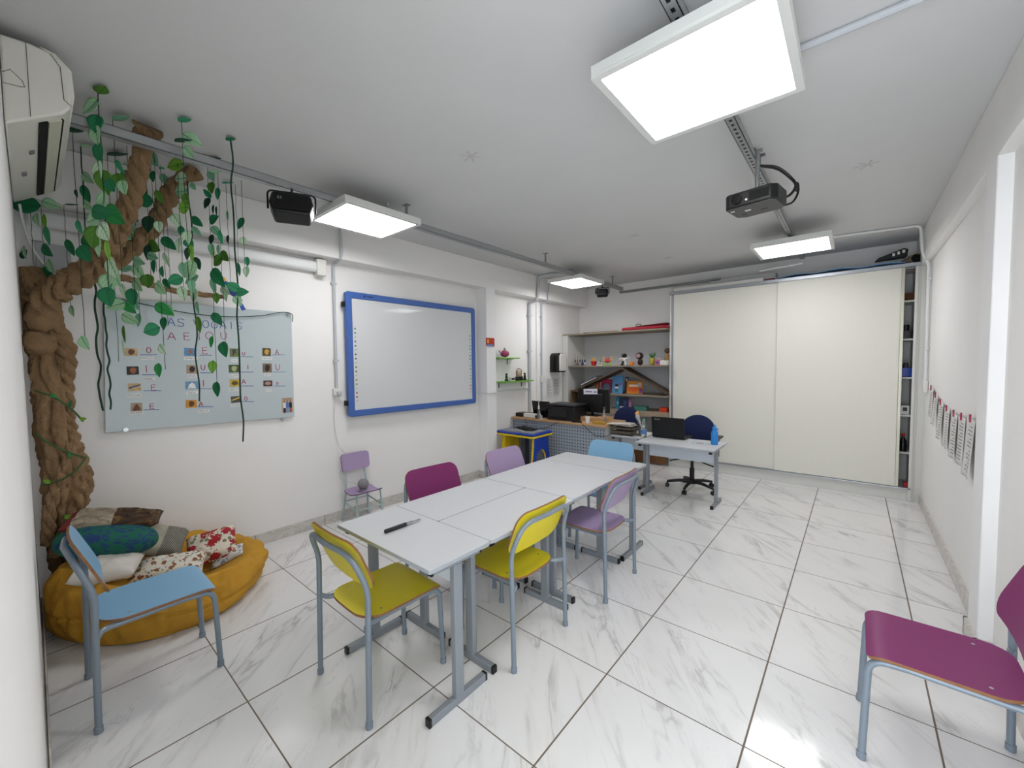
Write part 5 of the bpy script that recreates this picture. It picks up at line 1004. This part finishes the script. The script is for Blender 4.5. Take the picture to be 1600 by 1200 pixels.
strand('twisted_strand', [(-2.14, -1.16, .50), (-2.13, -1.14, .72), (-2.14, -1.08, .92), (-2.15, -1.04, 1.05), (-2.22, -1.03, 1.15)], [.035, .035, .04, .04, .03], 40., 3, .44, seed=9)
brt = [at(60, 478, 'x', -2.18), at(95, 450, 'x', -2.12), at(135, 425, 'x', -2.02), at(170, 385, 'x', -1.90), at(195, 335, 'x', -1.78), at(212, 280, 'x', -1.66), at(225, 232, 'x', -1.56), at(233, 198, 'x', -1.49)]
strand('branch', brt, [.085, .08, .08, .07, .06, .055, .05, .075], 38., 3, .44, seed=12)
strand('branch', [at(165, 418, 'x', -1.98), at(205, 392, 'x', -2.0), at(240, 350, 'x', -2.0), at(265, 305, 'x', -1.98), at(282, 280, 'x', -1.96), at(306, 266, 'x', -1.94)], [.055, .05, .06, .06, .045, .07], 38., 3, .44, seed=15)
strand('branch', [at(120, 440, 'x', -2.1), at(155, 432, 'x', -2.15), at(190, 434, 'x', -2.2), at(225, 442, 'x', -2.24), at(262, 452, 'x', -2.28), at(300, 458, 'x', -2.31), at(350, 464, 'x', -2.33)], [.05, .035, .028, .024, .024, .024, .018], 38., 3, .44, seed=18)
q = MB(); q.ell((0, 0, 0), (.09, .075, .10), 20, 14, fn=lambda p: p*(1+.25*fbm((p.x*20, p.y*20, p.z*20), 3))); q.M = Matrix.Identity(4); kb = q.build('knot', M_KRAFT, tree, angle=60); kb.location = (-2.20, -1.12, 1.86)
q = MB(); q.ell((0, 0, 0), (.08, .07, .07), 20, 14, fn=lambda p: p*(1+.25*fbm((p.x*20, p.y*20, p.z*20+5), 3))); kb = q.build('knot', M_KRAFT, tree, angle=60); kb.location = (-2.17, -1.14, 1.70)
q = MB()
for V_ in ([(-2.16, -1.17, 1.42), (-2.10, -1.10, 1.38), (-2.09, -1.03, 1.30), (-2.14, -.985, 1.22)], [(-2.16, -1.18, 1.17), (-2.10, -1.12, 1.10), (-2.09, -1.05, 1.04), (-2.12, -.99, 1.0)], [(-2.15, -1.17, .86), (-2.10, -1.10, .88), (-2.09, -1.03, .93), (-2.12, -.98, 1.0)]): q.tube(spline(V_, 5), .005, 6)
q.build('green_vine', mat('moss_green_twine', '#3f5d33', .8), tree)

# ------------------------------------------------------------------ hanging leaf strings
def leafmat(name, c, vein):
    g = NT(name, .65); uv = g.sep(g.tc.outputs['UV']); a = g.math('ABSOLUTE', uv[1])
    mid = g.math('LESS_THAN', a, .035); dd = g.math('FRACT', g.math('MULTIPLY', g.math('SUBTRACT', uv[0], g.math('MULTIPLY', a, .9)), 5.)); side = g.math('MULTIPLY', g.math('LESS_THAN', dd, .10), g.math('LESS_THAN', a, .42))
    g.col(g.mix(g.math('MAXIMUM', mid, side), c, vein)); return g.m
LM = {'D': leafmat('dark_green_leaf', '#15784a', '#106640'), 'K': leafmat('deep_green_leaf', '#0c4530', '#0a3a28'), 'P': leafmat('pale_green_leaf', '#a9d6a9', '#6aa077'), 'W': leafmat('mint_white_leaf', '#cfeaca', '#6aa077'),
      'O': leafmat('olive_green_leaf', '#4d7f28', '#3c6a1e'), 'L': leafmat('lime_green_leaf', '#7fb53c', '#4d8a26'), 'T': leafmat('teal_green_leaf', '#38996a', '#2a7d55'), 'M': leafmat('mid_green_leaf', '#82ba97', '#58936f'), 'G': leafmat('bright_green_leaf', '#2a9448', '#1d7a38')}
def leaf_mesh(L, W, curl, m, parent, M):
    mb = MB(); nu, nv = 10, 6
    def f(u, v):
        b = (v-.5)*2; w_ = W/2*(math.sin(PI*min(1, u**.72))**.85 if 0 < u < 1 else 0)
        return M @ Vector((u*L, b*w_, curl*L*(u*(1-u))-.25*abs(b)*w_*(-1)))
    vs_ = []; fs = []; 
    for j in range(nv+1):
        for i in range(nu+1): vs_.append(f(i/nu, j/nv))
    me = bpy.data.meshes.new('leaf'); W1 = nu+1
    fs = [(j*W1+i, j*W1+i+1, (j+1)*W1+i+1, (j+1)*W1+i) for j in range(nv) for i in range(nu)]
    me.from_pydata([tuple(v) for v in vs_], [], fs); uvl = me.uv_layers.new(name='UVMap')
    for poly in me.polygons:
        for li, vi in zip(poly.loop_indices, poly.vertices): uvl.data[li].uv = ((vi % W1)/nu, ((vi//W1)/nv-.5)*2*math.sin(PI*((vi % W1)/nu))*.5+0.0)
    me.polygons.foreach_set('use_smooth', [True]*len(me.polygons)); me.materials.append(m)
    o = bpy.data.objects.new('leaf', me); COL.objects.link(o); o.parent = parent
    sm = o.modifiers.new('paper', 'SOLIDIFY'); sm.thickness = .0008; sm.offset = 0; return o
VIEW = -_f
def leaf_at(parent, X, Y, Z, px, py, ang, shape, m, flat=False):
    # a paper leaf with its stalk end at the string; ang = direction in which it points, seen from the room (0 = right, 90 = up)
    d = math.hypot(X-CAM.x, Y-CAM.y); L = px*d/FPX*1.5; Wd = L*shape
    side = Vector((math.cos(YAW), -math.sin(YAW), 0)); a = math.radians(ang)
    if flat: ex = (side*math.cos(a)+Vector((side.y, -side.x, 0))*math.sin(a)*-1).normalized(); ez = Vector((0, 0, 1)); 
    else:
        tw = R.uniform(-.35, .35); side = (side*math.cos(tw)+Vector((-side.y, side.x, 0))*math.sin(tw)).normalized()
        ex = (side*math.cos(a)+Vector((0, 0, 1))*math.sin(a)).normalized(); ez = side.cross(Vector((0, 0, 1))).normalized()
    ey = ez.cross(ex).normalized(); M = Matrix((ex, ey, ez)).transposed().to_4x4(); M.translation = Vector((X, Y, Z))
    return leaf_mesh(L, Wd, R.uniform(-.12, .12), m, parent, M)
# each string: top pixel, depth plane X (None = hangs from the ceiling), bottom v, radius, label, leaves (u, v, length px, pointing angle, width ratio, colour[, flat])
STR = [
 ((113, 205), None, 530, .0015, 'string of leaves nearest the air conditioner', [(120,200,22,-10,.5,'K',1),(119,301,11,-80,.4,'K'),(124,353,20,-70,.42,'T'),(131,394,24,-60,.75,'D'),(132,534,20,-60,.75,'P')]),
 ((126, 228), None, 440, .003, 'string with a pale leaf under the far ceiling edge, left', [(135,229,18,0,.5,'P',1),(137,278,22,-40,.55,'P'),(132,301,26,-75,.4,'D'),(139,322,22,-35,.5,'P'),(139,378,28,-50,.62,'D')]),
 ((153, 145), None, 455, .0022, 'long leafy string nearest the room, beside the tree branch', [(163,147,22,-30,.55,'O',1),(144,162,24,215,.6,'P'),(151,189,20,-100,.75,'D'),(150,207,21,-80,.9,'P'),(154,234,24,-85,.55,'D'),(155,261,20,-80,.85,'W'),(161,278,28,-80,.6,'O'),(171,287,16,-60,.8,'D'),(160,311,27,-105,.65,'P'),(158,333,30,-10,.55,'D'),(163,359,22,-60,.9,'W'),(149,365,26,-100,.7,'O'),(147,341,22,190,.8,'P'),(154,381,22,-95,.6,'P'),(167,387,24,-85,.22,'L'),(167,459,22,-80,.85,'D')]),
 ((176, 182), None, 440, .0015, 'leafy string passing in front of the tree trunk top', [(190,189,28,-15,.35,'M',1),(177,335,36,-35,.62,'G'),(185,258,20,-60,.3,'T'),(185,281,22,-75,.72,'O'),(192,290,18,-80,.7,'P'),(177,415,30,-60,.62,'W'),(161,439,24,-90,.75,'P'),(170,438,24,-95,.4,'T'),(181,430,26,-60,.85,'P')]),
 ((167, 240), None, 565, .0015, 'long thin string ending on the left of the glass board', [(184,243,32,-5,.35,'K',1),(195,367,28,-28,.62,'P'),(195,387,28,-35,.6,'P'),(191,407,18,-70,.6,'O'),(196,419,20,10,.5,'M'),(193,454,22,-75,.42,'W'),(185,477,24,200,.75,'P'),(199,480,22,-45,.6,'G'),(202,498,28,-30,.55,'P'),(194,521,26,-85,.3,'O'),(192,543,22,-88,.22,'W')]),
 ((198, 228), None, 475, .0015, 'string crossing behind the upright branch', [(204,257,22,0,.35,'P',1),(198,275,20,-80,.7,'T'),(200,347,24,-50,.6,'M'),(206,462,24,-85,.62,'D'),(219,409,24,-20,.5,'M')]),
 ((206, 252), -2.0, 500, .0015, 'string hanging right of the upright branch', [(212,335,26,-60,.55,'D'),(212,369,22,-70,.55,'P'),(213,387,22,-65,.5,'T'),(215,423,24,-60,.6,'P'),(217,445,24,-50,.7,'P'),(215,475,20,-60,.6,'M'),(216,499,20,-100,.55,'M')]),
 ((226, 240), None, 445, .0013, 'string with dark heart shaped leaves by the branch', [(231,267,16,-85,.8,'D'),(239,275,16,-90,.8,'D'),(227,302,16,-90,.6,'D'),(229,315,22,180,.85,'D'),(232,349,24,-100,.75,'K'),(231,393,22,-100,.6,'K'),(239,401,20,-20,.6,'M'),(231,438,20,-90,.9,'O')]),
 ((235, 242), None, 425, .0013, 'string with an olive leaf at its middle, right of the branch', [(241,249,22,-60,.75,'M'),(241,386,22,-30,.85,'O'),(240,415,20,-95,.45,'D')]),
 ((240, 232), None, 577, .0015, 'long string ending between the first cards of the glass board', [(248,214,14,-10,.5,'O',1),(247,229,20,-25,.45,'T',1),(247,306,20,-70,.45,'O'),(248,353,16,-90,.75,'W'),(254,450,26,-40,.65,'P'),(253,482,26,-35,.6,'G'),(240,515,22,200,.85,'T'),(255,545,18,-50,.7,'W'),(248,577,20,-90,.55,'G')]),
 ((250, 258), None, 508, .0014, 'string ending in a deep green leaf at the board title', [(257,281,22,-60,.5,'M'),(255,265,12,-20,.5,'T',1),(259,329,22,-40,.55,'M'),(253,425,16,-80,.5,'T'),(256,505,20,-95,.5,'D'),(260,443,18,-60,.5,'D')]),
 ((257, 270), -1.95, 487, .0013, 'string with a narrow pale leaf left of the rail joint', [(261,379,24,-45,.6,'D'),(259,405,22,-70,.35,'W'),(265,485,20,-60,.75,'P'),(254,423,16,-85,.4,'T')]),
 ((276, 235), None, 460, .0015, 'string with a bright lime leaf just under the rail', [(275,258,24,190,.75,'L'),(280,277,24,175,.7,'W'),(275,343,20,-60,.75,'W'),(283,361,17,-85,.5,'D'),(279,382,20,-95,.48,'W'),(282,298,22,180,.9,'P'),(277,438,20,200,.8,'T'),(285,457,20,-80,.65,'W')]),
 ((283, 188), None, 445, .0015, 'string hanging from the ceiling before the branch tip', [(289,191,20,-15,.5,'T',1),(295,215,24,-30,.6,'P'),(285,222,24,-8,.4,'K',1),(295,237,22,-45,.6,'P'),(291,309,15,-80,.85,'O'),(287,323,19,180,.9,'L'),(293,369,18,-90,.85,'W'),(294,379,14,-60,.8,'D'),(293,394,16,-100,.5,'K'),(299,393,22,-88,.3,'L'),(298,419,26,-110,.75,'P'),(286,419,20,-80,.5,'M'),(299,435,24,200,.5,'M'),(300,445,18,-90,.55,'M')]),
 ((293, 262), -1.93, 627, .0045, 'thick dark cord with leaves in front of the starfish card', [(301,291,12,-60,.7,'M'),(307,346,22,-40,.55,'D'),(306,361,18,-50,.5,'M'),(307,411,20,-70,.6,'K'),(303,461,22,-100,.62,'W'),(309,481,22,-80,.3,'M'),(310,507,26,-85,.35,'O')]),
 ((324, 262), None, 608, .0014, 'long string ending in a dark leaf low on the glass board', [(331,275,18,-70,.7,'M'),(331,293,18,-95,.8,'O'),(325,303,16,130,.5,'D'),(323,317,19,-130,.6,'K'),(333,327,14,-95,.3,'K'),(330,374,16,-110,.6,'K'),(330,389,18,-95,.5,'M'),(337,361,20,-50,.6,'M'),(333,393,24,-88,.22,'L'),(334,446,26,-80,.4,'M'),(338,498,22,-60,.6,'D'),(330,534,18,-100,.4,'G'),(332,573,20,-95,.6,'L'),(339,608,24,-90,.68,'D')]),
 ((339, 250), None, 545, .0014, 'string with a big dark leaf before the blue parrot', [(336,250,26,-15,.4,'K',1),(336,269,16,0,.6,'P',1),(340,302,18,-95,.4,'D'),(338,329,14,-90,.25,'K'),(337,344,20,20,.7,'D'),(344,370,20,-80,.35,'T'),(341,390,16,-90,.45,'M'),(339,407,22,-150,.75,'O'),(342,433,34,-55,.55,'D'),(338,465,16,-90,.6,'O'),(351,545,24,-80,.72,'D')]),
 ((353, 285), None, 445, .0014, 'string with a two toned leaf right of the parrot cluster', [(358,287,22,-8,.3,'T',1),(355,337,16,-88,.25,'M'),(356,374,14,-95,.4,'K'),(352,401,22,-50,.7,'O'),(355,454,24,-40,.65,'W'),(353,462,20,-90,.5,'W')]),
 ((360, 218), None, 690, .0045, 'thick dark cord hanging down the right of the glass board', [(361,219,16,-15,.5,'D',1),(367,449,18,150,.7,'T'),(379,457,20,0,.6,'T'),(371,469,16,-60,.7,'P')]),
 ((371, 373), -2.0, 432, .0012, 'short string with one teal leaf right of the thick cord', [(373,421,22,-80,.4,'T')]),
 ((377, 282), None, 430, .0014, 'rightmost leafy string, hanging from the rail', [(375,349,21,-125,.6,'D'),(380,377,14,-90,.75,'W'),(386,409,16,-88,.5,'T'),(385,425,18,-95,.55,'W')]),
 ((100, 320), -2.2, 485, .0013, 'string left of the tree crook with a single dark leaf', [(111,320,20,0,.3,'K',1),(108,385,24,-70,.42,'D'),(113,485,16,-80,.55,'P'),(121,442,18,-100,.7,'G')]),
 ((64, 325), -2.25, 548, .0013, 'leafy string in front of the trunk, ending in a pale leaf', [(76,318,24,-20,.6,'P'),(69,345,22,-88,.3,'L'),(73,366,26,-80,.35,'T'),(76,391,26,-40,.55,'D'),(81,415,22,-60,.75,'P'),(72,428,22,-30,.8,'D'),(67,454,24,-80,.45,'P'),(71,447,22,-40,.7,'T'),(69,478,24,-100,.75,'G'),(84,485,24,-40,.75,'P'),(85,514,22,-50,.7,'G'),(79,545,24,-95,.5,'P')]),
 ((47, 330), -2.28, 450, .0013, 'string at the far left corner under the air conditioner', [(53,322,38,180,.6,'D'),(59,342,18,-80,.75,'P'),(39,393,18,-80,.5,'P'),(29,398,14,60,.6,'K'),(56,451,24,-90,.5,'T'),(40,427,14,180,.55,'P')]),
 ((147, 440), -2.2, 642, .0055, 'thick bare cord left of the glass board', []),
 ((163, 462), -2.22, 640, .005, 'thick bare cord over the left edge of the glass board', [(160,439,24,-95,.6,'P')]),
]
for top, xp, vb, r, lab, leaves in STR:
    p = at(*top, 'z', 2.885) if xp is None else at(*top, 'x', xp)
    X, Y = max(p.x, -2.36), p.y
    if xp is None or lab.startswith('short string'): Zt = 2.885
    else: Zt = p.z
    def z_of(v, X=X, Y=Y):       # height on the vertical line through (X, Y) seen at image row v
        lo, hi = -.5, 3.2
        for _ in range(40):
            mid = (lo+hi)/2; d = Vector((X, Y, mid))-CAM; vv = 600-FPX*d.dot(UP)/d.dot(_f)
            if vv > v: lo = mid
            else: hi = mid
        return (lo+hi)/2
    t = thing('leaf_garland', lab, 'leaf garland', (X, Y, Zt), 0, 'paper leaf garlands')
    zb = z_of(vb); pts = [(R.uniform(-.002, .002) if k else 0, R.uniform(-.002, .002) if k else 0, (zb-Zt)*k/14) for k in range(15)]
    if r > .004: pts = [(a*3, b*4, c) for a, b, c in pts]
    q = MB(); q.tube(spline(pts, 3), r, 6); q.build('string', M_CORD, t)
    for L_ in leaves:
        u, v, px, ang, shp, colr = L_[:6]; fl2 = len(L_) > 6
        a = math.radians(ang); u0 = u-px*.5*math.cos(a); v0 = v+px*.5*math.sin(a)*(0.3 if fl2 else 1)
        z = z_of(v0); d = Vector((X, Y, z))-CAM; uu = 800+FPX*d.dot(RT)/d.dot(_f); off = (u0-uu)*d.dot(_f)/FPX; off = max(-.07, min(.07, off))
        if fl2: z = min(z, 2.88)
        leaf_at(t, off*math.cos(YAW), -off*math.sin(YAW), z-Zt, px, 0, ang, shp, LM[colr], fl2)
# leaves fixed to the trunk
lt = [(-2.10, -1.11, 1.40, -30, 'G', .045), (-2.08, -1.04, 1.32, 60, 'D', .04), (-2.10, -1.0, 1.235, 10, 'L', .045), (-2.08, -1.05, 1.045, -80, 'G', .04), (-2.10, -1.13, .88, 170, 'L', .05), (-2.08, -1.09, .66, 10, 'L', .05), (-2.09, -1.10, .56, 200, 'G', .045)]
for X, Y, Z, ang, cc, L in lt:
    side = Vector((math.cos(YAW), -math.sin(YAW), 0)); a = math.radians(ang); ex = (side*math.cos(a)+Vector((0, 0, 1))*math.sin(a)).normalized(); ez = side.cross(Vector((0, 0, 1))); ey = ez.cross(ex)
    M = Matrix((ex, ey, ez)).transposed().to_4x4(); M.translation = Vector((X, Y, Z)); leaf_mesh(L, L*.55, .1, LM[cc], tree, M)
# blue macaw ornament on the thin branch
p = at(360, 452, 'x', -2.26); t = thing('macaw_ornament', 'blue and yellow paper macaw perched at the end of the thin branch', 'ornament', tuple(p)); MBU = mat('macaw_blue', '#1f4fa3', .5); 
q = MB(); q.M = Matrix.Rotation(.75, 4, 'X'); q.ell((0, 0, 0), (.03, .032, .085), 16, 12); q.build('body', MBU, t)
q = MB(); q.ell((0, -.055, .065), (.026, .028, .028), 14, 10); q.build('head', mat('macaw_yellow', '#d9a441', .5), t); q = MB(); q.tube(spline([(0, -.078, .07), (.0, -.097, .062), (0, -.097, .045)], 4), [.011, .010, .009, .008, .007, .006, .005, .003, .002], 8); q.build('beak', M_BLK, t)
q = MB(); q.prism([(.04, -.03), (.10, -.15), (.075, -.16), (.02, -.05)], -.006, .006, 'x'); q.build('tail', MBU, t)
q = MB(); q.prism([(-.03, .03), (.05, -.03), (.07, -.09), (.0, -.05), (-.04, .0)], .03, .036, 'x'); q.build('wing', mat('macaw_dark_blue', '#16306e', .5), t)
